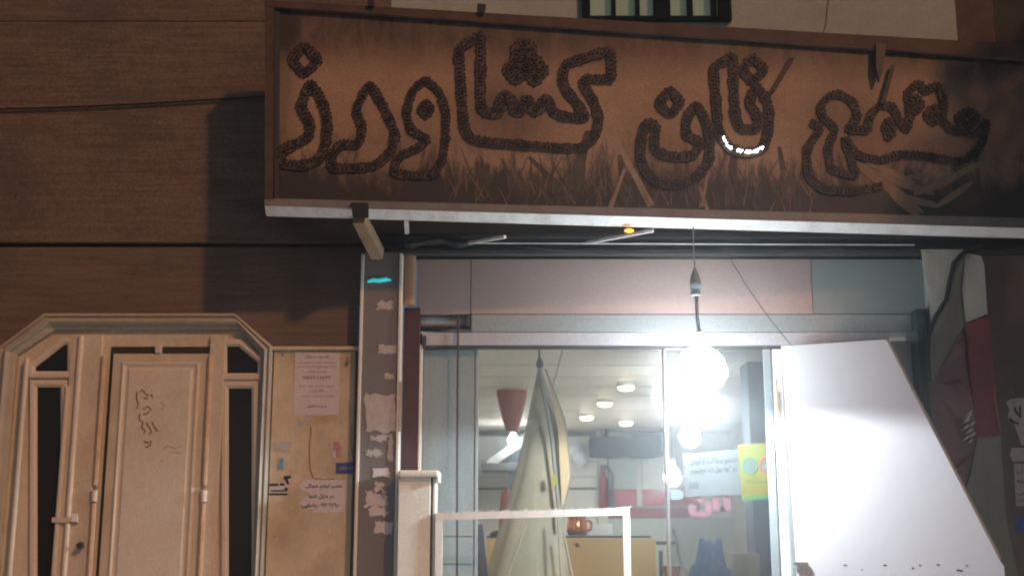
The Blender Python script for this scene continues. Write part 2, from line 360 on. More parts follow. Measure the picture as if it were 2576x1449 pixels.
# ================================================================== GROUND
add('street', MB().box(-17, 17, -19, -2.6, -.4, -.14), M['asphalt'], kind='structure')
pv = add('pavement', MB().box(-17, 17, -2.45, .3, -.4, 0.0), M['pave'], kind='structure')
add('kerb', MB().box(-17, 17, -2.6, -2.45, -.4, .004, .012), M['cap'], kind='structure')

# ================================================================== BUILDING (stone facade, door, pillar, upper window)
BX = thing('building', 'stone-clad building with cream steel door, grey pillar and barred upper window', 'building', (0, 0, 0))
zj1 = P(CX, 617).z; zcap = P(CX, 884).z
x_pl, x_pr = W(905, 1000)[0], W(1014, 800)[0]          # pillar sides
# stone courses, the joint recessed
x_lo = -6.2
zt = P(CX, -260).z
joint_z = [0.0, zcap - .6, zj1 - .012]
for (x0, x1, z0, z1, y0) in ((x_lo, x_pl - .004, zj1 + .012, P(CX, 60).z, -.030), (x_lo, W(985, 0)[0], P(CX, 60).z + .008, zt, -.022), (x_lo, x_pl - .004, 0.0, zj1 - .012, 0.0)):
    add('stone_slab', MB().box(x0, x1, y0, .28, z0, z1, .004), M['travertine'], BX)
add('wall_core', MB().box(x_lo, x_pl - .02, .02, .27, 0, zt - .02), M['dark'], BX)
# beige lower panel between door and pillar, with a pale cap
x_b0 = W(684, 1100)[0]
add('beige_panel', MB().box(x_b0, x_pl - .03, -.035, -.002, 0, zcap, .003), M['beige_stone'], BX)
add('cap_strip', MB().box(x_b0 - .01, x_pl - .005, -.06, -.003, zcap + .002, zcap + .025, .006), M['cap'], BX)
# pillar with white metal corner trims
zpt = P(CX, 634, -.1).z
xq0, xq1 = x_pl + .022, x_pr - .022
add('granite_pillar', MB().box(xq0, xq1, -.10, .28, 0, zpt, .004), M['granite'], BX)
for xa, xb in ((x_pl, xq0 - .002), (xq1 + .002, x_pr)):
    add('corner_trim', MB().box(xa, xb, -.115, .0, 0, zpt - .01, .005), M['alu'], BX)
xc0, xc1, zc0, zc1 = rect(1004, 960, 1009, 1085, -.116)
add('trim_reflection_patch', MB().box(xc0 - .002, xc1, -.1175, -.1155, zc0, zc1), M['copper'], BX)  # orange reflection on the trim, painted as a thin patch
# side reveal right of the pillar: pinkish timber above, dark maroon steel below
x0, x1, z0, z1 = rect(1018, 642, 1050, 770, .02)
add('timber_post', MB().tube([(x0 + .035, .0, z0), (x0 + .035, .0, z1)], .038, 12), mat('brown_timber', (.34, .19, .12), .6, var=.2, scale=8, stretch=(3, 3, .5)), BX, smooth=True)
x0, x1, z0, z1 = rect(1018, 775, 1053, 1449, .05)
add('dark_jamb', MB().box(x_pr + .003, x1, .03, .2, 0, z1, .004), mat('dark_maroon_steel', (.07, .03, .03), .45, .2, var=.3), BX)
# upper storey: white rendered wall, brown strip, barred window
xw0, xw1 = W(985, 0)[0] + .002, W(2403, 60)[0]
zu = P(CX, 300).z
winx0, winx1 = W(1462, 30)[0], W(1836, 30)[0]
wz0 = P(CX, 60).z
zs0 = P(CX, 640).z + .005
add('white_upper_wall', MB().box(xw0, winx0, -.02, .28, zu, zt), M['white_wall'], BX)
add('white_upper_wall', MB().box(winx1, xw1, -.02, .28, zu, zt), M['white_wall'], BX)
add('white_upper_wall', MB().box(winx0 + .001, winx1 - .001, -.018, .28, zu, wz0), M['white_wall'], BX)
add('wall_crack', MB().tube([P(2085, -5, -.021), P(2080, 30, -.021), P(2078, 60, -.021), P(2066, 98, -.021)], .004, 5), M['joint'], BX)
add('brown_wall_strip', MB().box(xw1 + .002, W(2500, 60)[0], -.012, .28, zu, zt), M['sign_frame'], BX)
wf = add('window', MB().box(winx0 + .002, winx1 - .002, -.008, .03, wz0 - .0, zt), M['win_glass'], BX)
def wbar(px0, px1, y0, name):
    a, b, _, _ = rect(px0, 0, px1, 50, -.02)
    add(name, MB().box(a, b, y0, y0 + .05, wz0 + .001, zt - .01, .004), M['bar'], wf)
wbar(1463, 1484, -.06, 'window_frame'); wbar(1643, 1685, -.06, 'window_frame'); wbar(1805, 1838, -.06, 'window_frame')
for a, b in ((1537, 1548), (1597, 1608), (1727, 1741), (1787, 1801)): wbar(a, b, -.062, 'window_bar')
add('window_sill_rail', MB().box(winx0 + .05, winx1 - .05, -.05, -.009, wz0 + .003, wz0 + .035, .003), M['bar'], wf)
# lower front: light wall over the beam, dark steel beam
xe = W(2330, 700)[0]
zb0, zb1 = P(CX, 640, -.06).z, P(CX, 586, -.06).z
add('wall_over_beam', MB().box(x_pl + .004, 3.02, .0, .28, zb1 + .004, zu - .004), mat('tan_render', (.62, .48, .35), .8, var=.12, scale=3, bump=.15), BX)
bm_ = MB().box(x_pl + .05, 3.3, -.03, .2, zb0 + .02, zb1 - .02)
bm_.box(x_pl + .05, 3.3, -.05, .0, zb1 - .03, zb1, .004).box(x_pl + .05, 3.3, -.07, .0, zb0, zb0 + .03, .004)
add('steel_beam', bm_, M['dark'], BX)
add('beam_wrap', MB().tube([P(x, 608 + 5 * math.sin(x * .05), -.10) for x in range(1020, 1190, 12)], [.03 + .008 * math.sin(i * 1.3) for i in range(15)], 7), M['black'], BX, smooth=True)
# right pier
add('brown_pier', MB().box(W(2490, 1000)[0], 6.5, -.05, .28, 0, zb0 - .003), M['pier'], BX)
add('pier_reveal', MB().box(xe + .004, W(2490, 1000)[0] - .003, .0, .28, 0, zb0 - .003), M['grey_sheet'], BX)
add('pier_head', MB().box(3.303, 6.5, -.045, .28, zb0, zu - .003), M['neigh'], BX)
add('dark_upper_wall', MB().box(W(2500, 60)[0] + .002, 6.5, -.014, .28, zu, zt), M['neigh'], BX)

# entrance door: cream steel surround with clipped corners, two glazed sidelights
door = add('entrance_door', MB().prism([(W(50, 894)[0], 0), W(50, 894), W(145, 831), W(615, 831), W(665, 894), (W(665, 894)[0], 0)], -.03, -.004), M['cream'], BX)
def outl(pts): return [(pts[0][0], 0.0)] + list(pts) + [(pts[-1][0], 0.0)]
oo = outl([W(6, 879), W(121, 793), W(596, 793), W(690, 874)])
oi = outl([W(52, 896), W(146, 833), W(613, 833), W(662, 896)])
def mixo(t): return [(a[0] * (1 - t) + b[0] * t, a[1] * (1 - t) + b[1] * t) for a, b in zip(oo, oi)]
rings = []
for t, y in ((0, -.002), (0, -.07), (.06, -.085), (.18, -.09), (.26, -.075), (.34, -.075), (.42, -.10), (.56, -.11), (.66, -.10), (.72, -.075), (.9, -.07), (1, -.06), (1, -.03)):
    rings.append([Vector((x, y, z)) for x, z in mixo(t)])
add('door_surround', MB().loft(rings), M['greensteel'], door)
def framed_pane(pts, name='glass_pane'):
    pts = [W(*p) for p in pts]
    cx = sum(p[0] for p in pts) / len(pts); cz = sum(p[1] for p in pts) / len(pts)
    def grow(d):
        res = []; n = len(pts)
        for i in range(n):
            p = Vector(pts[i]); a = (p - Vector(pts[i - 1])).normalized(); b = (Vector(pts[(i + 1) % n]) - p).normalized()
            na, nb = Vector((a.y, -a.x)), Vector((b.y, -b.x)); bis = (na + nb); k = max(.35, bis.dot(na))
            res.append(p + bis * (d / k))
        return res
    area = sum(pts[i - 1][0] * pts[i][1] - pts[i][0] * pts[i - 1][1] for i in range(len(pts)))
    sgn = 1 if area > 0 else -1
    add(name, MB().prism([tuple(p) for p in grow(.004 * sgn)], -.034, -.0305), M['black_glass'], door)
    rg = [[Vector((p.x, y, p.y)) for p in grow(d * sgn)] for d, y in ((.045, -.028), (.045, -.050), (.036, -.058), (.016, -.058), (.0, -.046), (.0, -.030))]
    add('pane_bead', MB().loft(rg, closed=True), M['cream_light'], door)
framed_pane([(100, 976), (159, 976), (159, 1700), (100, 1700)])
framed_pane([(579, 979), (637, 979), (637, 1700), (579, 1700)])
framed_pane([(96, 936), (96, 926), (168, 870), (176, 870), (176, 936)])
framed_pane([(575, 941), (575, 874), (604, 874), (652, 914), (652, 941)])
# posts and leaf
def col(px0, px1, y0, name, py0=846, m='cream', bev=.006):
    a, b, _, z1 = rect(px0, py0, px1, 1100, 0)
    return add(name, MB().box(a, b, y0, -.0305, 0.005, z1, bev), M[m], door)
col(180, 258, -.062, 'door_post'); col(529, 568, -.062, 'door_post')
a, b, _, z1 = rect(197, 850, 212, 1100, 0)
add('post_moulding', MB().tube([((a + b) / 2, -.066, .01), ((a + b) / 2, -.066, z1)], .018, 10), M['cream_light'], door, smooth=True)
a, b, _, z1 = rect(66, 905, 78, 1200, 0)
add('post_moulding', MB().tube([((a + b) / 2 - .01, -.075, .01), ((a + b) / 2 - .01, -.075, z1)], .016, 10), M['cream_light'], door, smooth=True)
a, b, _, z1 = rect(165, 975, 176, 1200, 0)
add('post_moulding', MB().tube([((a + b) / 2, -.06, .01), ((a + b) / 2, -.06, z1)], .016, 10), M['cream_light'], door, smooth=True)
zl = P(CX, 893).z
lx0, lx1 = rect(279, 893, 525, 1300, 0)[:2]
add('leaf_shadow_gap', MB().box(lx0 - .025, lx1 + .012, -.0325, -.0305, 0, P(CX, 874).z), M['dark'], door)
leaf = add('door_leaf', MB().box(lx0, lx1, -.058, -.033, .01, zl, .006), M['cream'], door)
ix0, ix1 = rect(302, 916, 500, 1300, 0)[:2]; iz = P(CX, 914).z
rg = []
for d, y in ((0, -.058), (0, -.066), (.012, -.072), (.03, -.062), (.04, -.062), (.055, -.070)):
    rg.append([Vector((ix0 + d, y, .25 + d)), Vector((ix1 - d, y, .25 + d)), Vector((ix1 - d, y, iz - d)), Vector((ix0 + d, y, iz - d))])
mbp = MB().loft(rg, closed=True); mbp.box(ix0 + .055, ix1 - .055, -.070, -.0585, .305, iz - .055)
add('leaf_panel', mbp, M['cream_light'], door)
a, b, c, d = rect(398, 872, 412, 892, 0); add('door_tab', MB().box(a, b, -.07, -.031, c, d, .003), M['cream_light'], door)
for px in (247, 519):
    a, b, c, d = rect(px - 9, 1234, px + 9, 1262, 0)
    add('hinge', MB().tube([((a + b) / 2, -.07, c), ((a + b) / 2, -.07, d)], .02, 10), M['cream_light'], door, smooth=True)
    for q0, q1 in ((900, 1222), (1266, 1600)):
        a2, b2, c2, d2 = rect(px - 7, q0, px + 7, q1, 0)
        add('hinge_rod', MB().tube([((a + b) / 2, -.066, c2), ((a + b) / 2, -.066, d2)], .017, 8), M['copper'], door, smooth=True)
kp = P(216, 1371); add('door_knob', MB().tube([(kp.x, -.06, kp.z), (kp.x, -.085, kp.z), (kp.x, -.09, kp.z), (kp.x, -.12, kp.z)], [.010, .010, .022, .018], 14), M['dark'], door, smooth=True)
a, b, c, d = rect(143, 1301, 208, 1312, 0); add('latch_bar', MB().box(a, b, -.088, -.07, c - .005, d, .003), M['cream'], door)
a, b, c, d = rect(192, 1292, 208, 1312, 0); add('latch_plate', MB().box(a, b, -.094, -.089, c, d, .002), M['white_tube'], door)
# handwriting on the leaf
gr = MB()
for st in ([(352, 986), (358, 980), (366, 990), (374, 996)], [(362, 999), (366, 1003), (372, 1001)], [(345, 985), (343, 1000), (348, 1014), (344, 1028)], [(360, 1028), (372, 1022), (380, 1028), (372, 1040), (360, 1042)],
           [(352, 1040), (350, 1056), (360, 1062), (356, 1076)], [(368, 1062), (378, 1078), (382, 1086), (374, 1092)], [(382, 1060), (388, 1072), (394, 1082), (398, 1086)], [(362, 1110), (372, 1114), (380, 1108), (378, 1120), (366, 1126)],
           [(380, 990), (384, 1000)], [(356, 1074), (366, 1084), (362, 1090)]):
    gr.tube([P(x, y, -.0705) for x, y in st], .0035, 5)
add('scrawled_writing', gr, M['brown_ink'], leaf, kind='stuff')
gr = MB()
for st in ([(405, 1012), (414, 1020), (408, 1030)], [(410, 1130), (424, 1120), (440, 1128), (456, 1122)], [(400, 1162), (412, 1158)], [(430, 1140), (444, 1136), (455, 1142)]): gr.tube([P(x, y, -.0703) for x, y in st], .0022, 4)
add('faint_writing', gr, mat('faint_pencil', (.36, .32, .30), .8), leaf, kind='stuff')

# cable sagging over the stone wall
cb = add('wall_cable', MB().tube([P(x, 276 - 32 * ((x + 20) / 720) + 3 * math.sin(x * .006), -.05) for x in range(-40, 721, 20)], .007, 7), M['black'], None, 'dark cable strung across the brown stone wall left of the sign', 'cable', smooth=True)

# ================================================================== SHOP SIGN
SA = P(683, 524, -.60); SBx = P(2576, 577, -.25)
sdir = Vector((SBx.x - SA.x, SBx.y - SA.y, 0)).normalized(); snrm = Vector((sdir.y, -sdir.x, 0))   # towards the street
def SP(px, py, out=0.0):
    d = ray(px, py); o = Vector((0, CAM_Y, CAM_Z))
    t = (SA - o).dot(snrm) / d.dot(snrm)
    return o + d * t + snrm * out
def s_ext(a, b, px):            # point on the line a->b (both on the sign), stretched past the frame
    pa, pb = SP(*a), SP(*b); k = (px - a[0]) / (b[0] - a[0]); return pa + (pb - pa) * k
sign = thing('shop_sign', 'long weathered brown shop sign with Persian letters outlined in dark LED beads', 'sign', tuple(SA))
def slab(corners, out0, out1): return MB().solid([p + snrm * out1 for p in corners], [p + snrm * out0 for p in corners])
RX = 2860
L_top, L_ti, L_bo, L_bi, L_wh = ((690, 8), (2576, 118)), ((690, 24), (2576, 156)), ((683, 522), (2576, 577)), ((690, 503), (2576, 552)), ((683, 537), (2576, 593))
def q(l1, l2, x0, x1): return [s_ext(l1[0], l1[1], x0), s_ext(l1[0], l1[1], x1), s_ext(l2[0], l2[1], x1), s_ext(l2[0], l2[1], x0)]
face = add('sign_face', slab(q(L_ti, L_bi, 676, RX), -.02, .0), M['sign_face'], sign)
add('sign_back', slab(q(L_ti, L_bi, 678, RX), -.14, -.025), M['dark'], sign)
add('frame_rail', slab(q(L_top, L_ti, 668, RX), -.15, .035), M['sign_frame'], sign)
add('frame_rail', slab(q(L_bi, L_bo, 668, RX), -.15, .03), M['sign_grey'], sign)
add('frame_rail', slab([SP(668, 22), SP(690, 23), SP(688, 506), SP(668, 506)], -.15, .032), M['sign_frame'], sign)
add('inner_border', slab([SP(690.5, 26), SP(704, 30), SP(702, 503), SP(690.5, 503)], .001, .012), M['dark'], sign)
wq = q(L_bo, L_wh, 668, RX)
add('white_rail', MB().solid([wq[0] + snrm * .028, wq[1] + snrm * .028, wq[2] - snrm * .03, wq[3] - snrm * .03], [p - snrm * .07 for p in wq]), M['rail'], sign)
# clips and a stub on the frame, dark bars painting shadows on the face
for pts in ([(926, 4), (942, 6), (942, 26), (926, 26)], [(1200, 20), (1222, 22), (1216, 44), (1204, 42)]):
    add('clip', slab([SP(*p) for p in pts], -.02, .06), M['black'], sign)
add('stub_and_shadow_bar', slab([SP(2196, 118), SP(2222, 120), SP(2212, 190), SP(2204, 214), (SP(2196, 180))], .03, .055), M['black'], sign)
add('stub_and_shadow_bar', slab([SP(2238, 168), SP(2246, 172), SP(2222, 265), SP(2210, 265)], .02, .035), M['letter'], sign)
add('stub_and_shadow_bar', slab([SP(1984, 148), SP(1998, 150), SP(1946, 236), SP(1936, 232)], .012, .02), M['letter'], sign)  # dark strip in place of a bracket's cast shadow

# Persian letters: outlines traced as closed strokes (stroke letters with LED beads)
def c2(pts): return [(664.2 + x * .4408, y * .4408) for x, y in pts]
def c3(pts): return [(1532.9 + x * .4408, y * .4408) for x, y in pts]
LET = [
    ('letter_ze', [c2([(268, 485), (335, 590), (364, 700), (350, 830), (310, 912), (220, 948), (110, 936), (100, 865), (185, 825), (255, 780), (265, 710), (213, 610)]), c2([(232, 272), (305, 345), (232, 420), (165, 345)])], 1.0),
    ('letter_re', [c2([(600, 490), (665, 580), (715, 680), (750, 775), (712, 880), (640, 945), (520, 962), (390, 957), (383, 890), (450, 825), (535, 830), (562, 730), (528, 630)])], .9),
    ('letter_vav', [c2([(920, 465), (1000, 530), (1036, 640), (1036, 800), (1012, 930), (960, 1000), (800, 1000), (745, 985), (770, 900), (880, 845), (930, 800), (838, 740), (815, 640), (848, 525)]), c2([(925, 590), (955, 625), (925, 660), (893, 625)])], .8),
    ('letter_kaf_shin_alef', [c2([(1115, 292), (1180, 240), (1235, 215), (1238, 400), (1240, 620), (1300, 650), (1345, 640), (1345, 580), (1378, 545), (1415, 580), (1432, 640), (1472, 640), (1490, 575), (1515, 575), (1540, 640), (1578, 625), (1592, 572), (1622, 572), (1652, 645), (1720, 668), (1832, 676),
                                (1785, 590), (1725, 520), (1702, 450), (1730, 370), (1800, 345), (1968, 300), (1975, 450), (1835, 455), (1822, 490), (1880, 580), (1908, 680), (1890, 780), (1820, 842), (1700, 850), (1480, 832), (1250, 812), (1165, 780), (1140, 700), (1125, 500)]),
                               ], 1.0),
    ('letter_noon', [c3([(200, 725), (232, 702), (262, 735), (255, 840), (300, 885), (400, 900), (480, 885), (515, 820), (440, 770), (440, 690), (490, 610), (540, 670), (570, 780), (567, 920), (500, 1010), (380, 1055), (250, 1030), (180, 930), (182, 810)]), c3([(345, 525), (402, 590), (345, 655), (285, 590)])], 1.0),
    ('letter_noon_alef', [c3([(597, 400), (650, 355), (700, 330), (708, 450), (716, 640), (745, 735), (830, 738), (855, 690), (800, 590), (835, 505), (890, 560), (912, 650), (905, 760), (870, 850), (780, 878), (690, 850), (628, 765), (610, 600)]), c3([(820, 338), (878, 402), (820, 462), (760, 402)])], 1.0),
    ('letter_mim_jim_te_mim_eyn', [c3([(1400, 998), (1270, 968), (1248, 850), (1285, 740), (1215, 670), (1205, 610), (1245, 560), (1310, 543), (1385, 585), (1415, 670), (1365, 738), (1470, 742), (1485, 670), (1540, 610), (1610, 612), (1660, 700), (1700, 745), (1715, 640), (1702, 540), (1760, 480), (1800, 520), (1870, 495), (1905, 570), (1900, 690), (1960, 745), (2100, 760), (2150, 700), (2130, 800), (2085, 880), (2000, 925), (1840, 900), (1660, 885), (1550, 915), (1420, 890), (1345, 800)]),
                                  c3([(1150, 700), (1200, 740), (1130, 850), (1135, 1000), (1220, 1082), (1400, 1092), (1560, 1062)]), c3([(1592, 690), (1618, 745), (1592, 790), (1575, 740)])], .8),
    ('letter_dots', [c2([(1485, 240), (1528, 290), (1485, 345), (1442, 290)]), c2([(1440, 345), (1490, 400), (1440, 455), (1392, 400)]), c2([(1545, 350), (1592, 405), (1545, 460), (1500, 405)])], 1.2),
    ('letter_dots', [c3([(1745, 560), (1775, 600), (1745, 640), (1715, 600)]), c3([(1850, 620), (1885, 660), (1850, 700), (1815, 660)]), c3([(2040, 640), (2090, 680), (2040, 725), (1990, 680)])], .9)]
def smooth_path(pts, closed, step=4.0):
    """Catmull-Rom resampling"""
    out = []; n = len(pts); segs = n if closed else n - 1
    for i in range(segs):
        p0 = Vector(pts[(i - 1) % n] if closed or i > 0 else pts[i]); p1 = Vector(pts[i]); p2 = Vector(pts[(i + 1) % n]); p3 = Vector(pts[(i + 2) % n] if closed or i + 2 < n else pts[(i + 1) % n])
        k = max(1, int((p2 - p1).length / step)); T = .55
        for j in range(k):
            t = j / k; m1, m2 = (p2 - p0) * T * .5, (p3 - p1) * T * .5
            out.append(p1 * (2 * t ** 3 - 3 * t * t + 1) + m1 * (t ** 3 - 2 * t * t + t) + p2 * (-2 * t ** 3 + 3 * t * t) + m2 * (t ** 3 - t * t))
    if not closed: out.append(Vector(pts[-1]))
    return out
def bead(mb, p, r):
    a, u = sdir, Vector((0, 0, 1)); base = [p + a * math.cos(k * math.pi / 2.5) * r + u * math.sin(k * math.pi / 2.5) * r for k in range(5)]
    mb.loft([base, [b + snrm * .010 for b in base], ], closed=True, cap=True)
for name, loops, wgt in LET:
    bm = MB(); beads = MB(); rnd = random.Random(name)
    for li, lp in enumerate(loops):
        closed = not (name.endswith('eyn') and li == 1)
        path = smooth_path(lp, closed)
        if closed: path.append(path[0]); path.append(path[1])
        wpx = 12.0 * wgt
        fr, bk = [], []
        rings = []
        for i, p in enumerate(path):
            t = (path[min(i + 1, len(path) - 1)] - path[max(i - 1, 0)])
            if t.length < 1e-6: t = Vector((1, 0))
            t.normalize(); nn = Vector((-t.y, t.x))
            wj = wpx * (1 + .25 * mnoise.noise((p.x * .05, p.y * .05, li)))
            A, B = p + nn * wj, p - nn * wj
            rings.append([SP(A.x, A.y, .001), SP(A.x, A.y, .010), SP(B.x, B.y, .010), SP(B.x, B.y, .001)])
            if i < len(path) - 2:
                for off in ((-.92, .92) if i % 2 == 0 else (-.3, .3)):
                    if rnd.random() < .88:
                        qv = p + nn * wj * (off + rnd.uniform(-.1, .1)) + t * rnd.uniform(-.8, .8)
                        bead(beads, SP(qv.x, qv.y, .009 if abs(off) < .9 else .005), .0058 + rnd.random() * .0025)
        bm.loft(rings, closed=True)
    lo = add(name, bm, M['letter'], sign)
    add('led_beads', beads, M['bead'], lo, kind='stuff')
# the one lit run of LEDs under the letter noon-alef
lit = MB(); lp = smooth_path(c3([(648, 795), (660, 825), (690, 852), (735, 868), (790, 874), (835, 868), (872, 850)]), False, 4.2); rnd = random.Random(3)
for i, p in enumerate(lp):
    for off in (-2.2, 2.2):
        if rnd.random() < .62: bead(lit, SP(p.x + rnd.uniform(-1, 1), p.y + off + rnd.uniform(-1, 1), .018), .0028 + rnd.random() * .0022)
add('lit_led_beads', lit, M['lit_bead'], sign, kind='stuff')
# printed picture on the banner: wheat stalks, hands with bread (flat print, 1 mm ink film)
pr = MB(); rnd = random.Random(11)
def stalk(mb, x0, y0, x1, y1, w0, w1, out=.0012):
    t = Vector((x1 - x0, y1 - y0)).normalized(); nn = Vector((-t.y, t.x))
    pts = [(x0 + nn.x * w0, y0 + nn.y * w0), (x1 + nn.x * w1, y1 + nn.y * w1), (x1 - nn.x * w1, y1 - nn.y * w1), (x0 - nn.x * w0, y0 - nn.y * w0)]
    mb.solid([SP(*p, out) for p in pts], [SP(*p, .0002) for p in pts])
stalk(pr, 1545, 345, 1638, 518, 5, 9); stalk(pr, 1572, 425, 1534, 526, 3, 6); stalk(pr, 1760, 470, 1782, 535, 3, 5); stalk(pr, 1790, 380, 1766, 520, 2, 4)
add('wheat_print', pr, M['wheat_print'], face, kind='stuff'); pr = MB()
for i in range(50):
    x = rnd.uniform(1130, 2080); ln = rnd.uniform(26, 80); a = rnd.uniform(-.7, .7)
    y1 = rnd.uniform(455, 505) + (x - 690) * .026
    stalk(pr, x, y1 - ln, x + ln * math.tan(a) * .8, y1, .6, rnd.uniform(.8, 2.0))
add('wheat_print', pr, M['faint_wheat'], face, kind='stuff')
pr = MB()
for i in range(130):
    x = rnd.uniform(1150, 2040); ln = rnd.uniform(24, 85); a = rnd.uniform(-.6, .6)
    y1 = rnd.uniform(430, 500) + (x - 690) * .026
    stalk(pr, x, y1 - ln, x + ln * math.tan(a), y1, .8, rnd.uniform(1.5, 4.5), .0008)
for x0, y0, x1, y1, w0, w1 in ((1330, 395, 1440, 505, 4, 14), (1262, 400, 1284, 450, 3, 5), (1480, 330, 1440, 480, 8, 20), (1560, 390, 1570, 470, 6, 14), (1845, 395, 1840, 520, 9, 16), (1960, 370, 1970, 430, 5, 8)):
    stalk(pr, x0, y0, x1, y1, w0, w1, .0008)
add('dark_stalk_print', pr, M['dark_print'], face, kind='stuff')
pr = MB()
def blob(mb, cx, cy, rx, ry, rot, out=.0016, n=18):
    pts = [(cx + math.cos(k * 2 * math.pi / n) * rx * math.cos(rot) - math.sin(k * 2 * math.pi / n) * ry * math.sin(rot), cy + math.cos(k * 2 * math.pi / n) * rx * math.sin(rot) + math.sin(k * 2 * math.pi / n) * ry * math.cos(rot)) for k in range(n)]
    mb.solid([SP(*p, out) for p in pts], [SP(*p, .0002) for p in pts])
for i, (cx_, cy_, rx_, ry_, ro_) in enumerate(((2215, 455, 88, 9, .66), (2228, 470, 92, 8, .60), (2250, 478, 95, 10, .68), (2190, 432, 70, 8, .35), (2235, 432, 78, 9, .42), (2290, 470, 66, 8, .3), (2310, 506, 58, 9, .25), (2275, 515, 52, 10, .7), (2340, 440, 62, 8, -.1), (2350, 470, 58, 9, -.35), (2395, 450, 54, 8, -.5), (2400, 490, 58, 9, -.6), (2440, 425, 52, 8, -.4))):
    blob(pr, cx_, cy_, rx_, ry_, ro_, .0012 + .0001 * i)
add('hands_print', pr, M['bread_print'], face, kind='stuff')
# brackets and struts that carry the sign
add('bracket', MB().bar(SP(903, 545, -.03), P(950, 640, -.12), .075, .075), M['rust'], sign)
add('bracket_hook', slab([SP(884, 515), SP(928, 516), SP(928, 552), SP(888, 550)], .022, .05), M['black'], sign)
add('strut', MB().bar(SP(1022, 546, -.06), P(1024, 584, -.12), .026, .026), M['rail'], sign)
for (a, b) in (((1272, 590), (1176, 612)), ((1648, 574), (1476, 611))):
    add('strut', MB().bar(SP(a[0], a[1], -.06), P(b[0], b[1], -.10), .018, .018), M['rail'], sign)
add('amber_light', MB().ball(SP(1585, 577, -.035), .022, 2, (1.4, 1, .6)), M['amber'], None, 'small glowing amber light under the white rail of the sign', 'light')
# thin wires under the sign
add('hanging_wire', MB().tube([P(x, 612 + .004 * (x - 1200), -.13) for x in range(1180, 2301, 80)], .004, 5), M['rail'], None, 'thin pale straight wire along the dark beam under the sign', 'wire')
add('hanging_wire', MB().tube([P(x, 622 + 26 * math.sin((x - 1320) / 830 * math.pi), -.14) for x in range(1320, 2160, 40)], .004, 5), M['dark'], None, 'thin dark wire sagging below the beam above the fascia', 'wire')
add('hanging_wire', MB().tube([P(1830, 640, -.14), P(1880, 722, -.15), P(1935, 800, -.16), P(1990, 868, -.17)], .003, 5), M['dark'], None, 'thin slanting wire from the beam down to the white panel', 'wire')

# ================================================================== SHOP FRONT
FY = .06
shop = thing('bakery_shop', 'pinkish fascia with grey roller shutter head and glass front of the bakery', 'shop', (0.4, FY, 0))
z_f0, z_f1 = P(CX, 790, FY).z, zb0 - .004
xs = [W(1050, 715, FY)[0], W(1186, 715, FY)[0], W(2042, 715, FY)[0], W(2328, 715, FY)[0]]
add('fascia_panel', MB().box(xs[0], xs[1] - .003, FY, FY + .05, z_f0, z_f1, .002), M['pink'], shop)
add('fascia_panel', MB().box(xs[1], xs[2] - .002, FY - .004, FY + .05, z_f0, z_f1, .002), M['pink'], shop)
add('fascia_panel', MB().box(xs[2], xs[3], FY, FY + .05, z_f0, z_f1, .002), M['grey_sheet'], shop, label='grey-green right end panel of the fascia')
z_s0, z_s1 = P(CX, 836, FY).z, z_f0 - .004
z_g0 = P(CX, 870, FY).z
add('shutter_box', MB().box(xs[1], xs[3], FY - .012, FY + .2, z_s0, z_s1, .006), M['shutter'], shop)
rl = add('shutter_roller', MB().tube([(xs[0], FY + .1, (z_s0 + z_s1) / 2 + .02), (xs[1] - .01, FY + .1, (z_s0 + z_s1) / 2 + .02)], .055, 16), M['shutter_light'], shop, smooth=True)
a, b, c, d = rect(1055, 819, 1178, 827, FY); add('shutter_slot', MB().box(xs[0], xs[1] - .004, FY + .02, FY + .06, c, d), M['black'], shop)
add('shutter_endplate', MB().box(xs[1] - .035, xs[1] - .005, FY - .01, FY + .03, P(CX, 822, FY).z, z_s1 - .005, .003), M['dark'], shop)
add('shutter_slat', MB().box(xs[0] + .02, W(2235, 850, FY)[0], FY - .02, FY + .05, z_g0, z_s0 - .003, .005), M['shutter_light'], shop)
add('shutter_edge', MB().box(xs[0] + .05, W(2235, 850, FY)[0], FY - .022, FY + .04, z_g0 - .02, z_g0 - .002, .003), M['dark'], shop)
add('edge_clip', MB().box(*rect(1063, 845, 1072, 876, FY - .03)[:2], FY - .034, FY - .021, *rect(1063, 845, 1072, 876, FY - .03)[2:], .002), M['dark'], shop)
# left jamb: white guide, grey-green leaf with cords
a, b, _, d = rect(1052, 792, 1060, 1449, FY); add('guide_rail', MB().box(a, b, FY - .02, FY + .12, 0, z_s0, .003), M['alu'], shop)
a, b, _, d = rect(1061, 872, 1194, 1449, FY)
lf = add('side_leaf', MB().box(a, b, FY + .03, FY + .07, 0.02, z_g0 - .021, .004), M['leaf_grey'], shop)
add('leaf_edge', MB().box(b + .001, b + .02, FY + .025, FY + .075, .02, z_g0 - .021, .003), M['shutter'], lf)
for py in (1335, 1405):
    zq = P(CX, py, FY).z; add('leaf_band', MB().box(a + .01, b - .01, FY + .024, FY + .0295, zq - .03, zq + .02, .003), M['grey_sheet'], lf)
add('pull_cord', MB().tube([P(1152, 792, FY - .045), P(1152, 880, FY - .05), P(1150, 1200, FY - .05), P(1150, 1700, FY - .05)], .007, 6), M['dark'], shop)
# right jamb, behind the white panel
a, b, _, d = rect(2236, 840, 2308, 1449, FY); add('guide_rail', MB().box(a + .06, b, FY - .015, FY + .12, 0, z_g0 + .03, .003), M['grey_sheet'], shop)
a, b, _, d = rect(2312, 795, 2332, 1449, FY); add('guide_post', MB().box(a, b, FY - .12, FY + .12, 0, z_f0 + .01, .004), mat('dark_teal_post', (.03, .05, .055), .5, .2), shop)
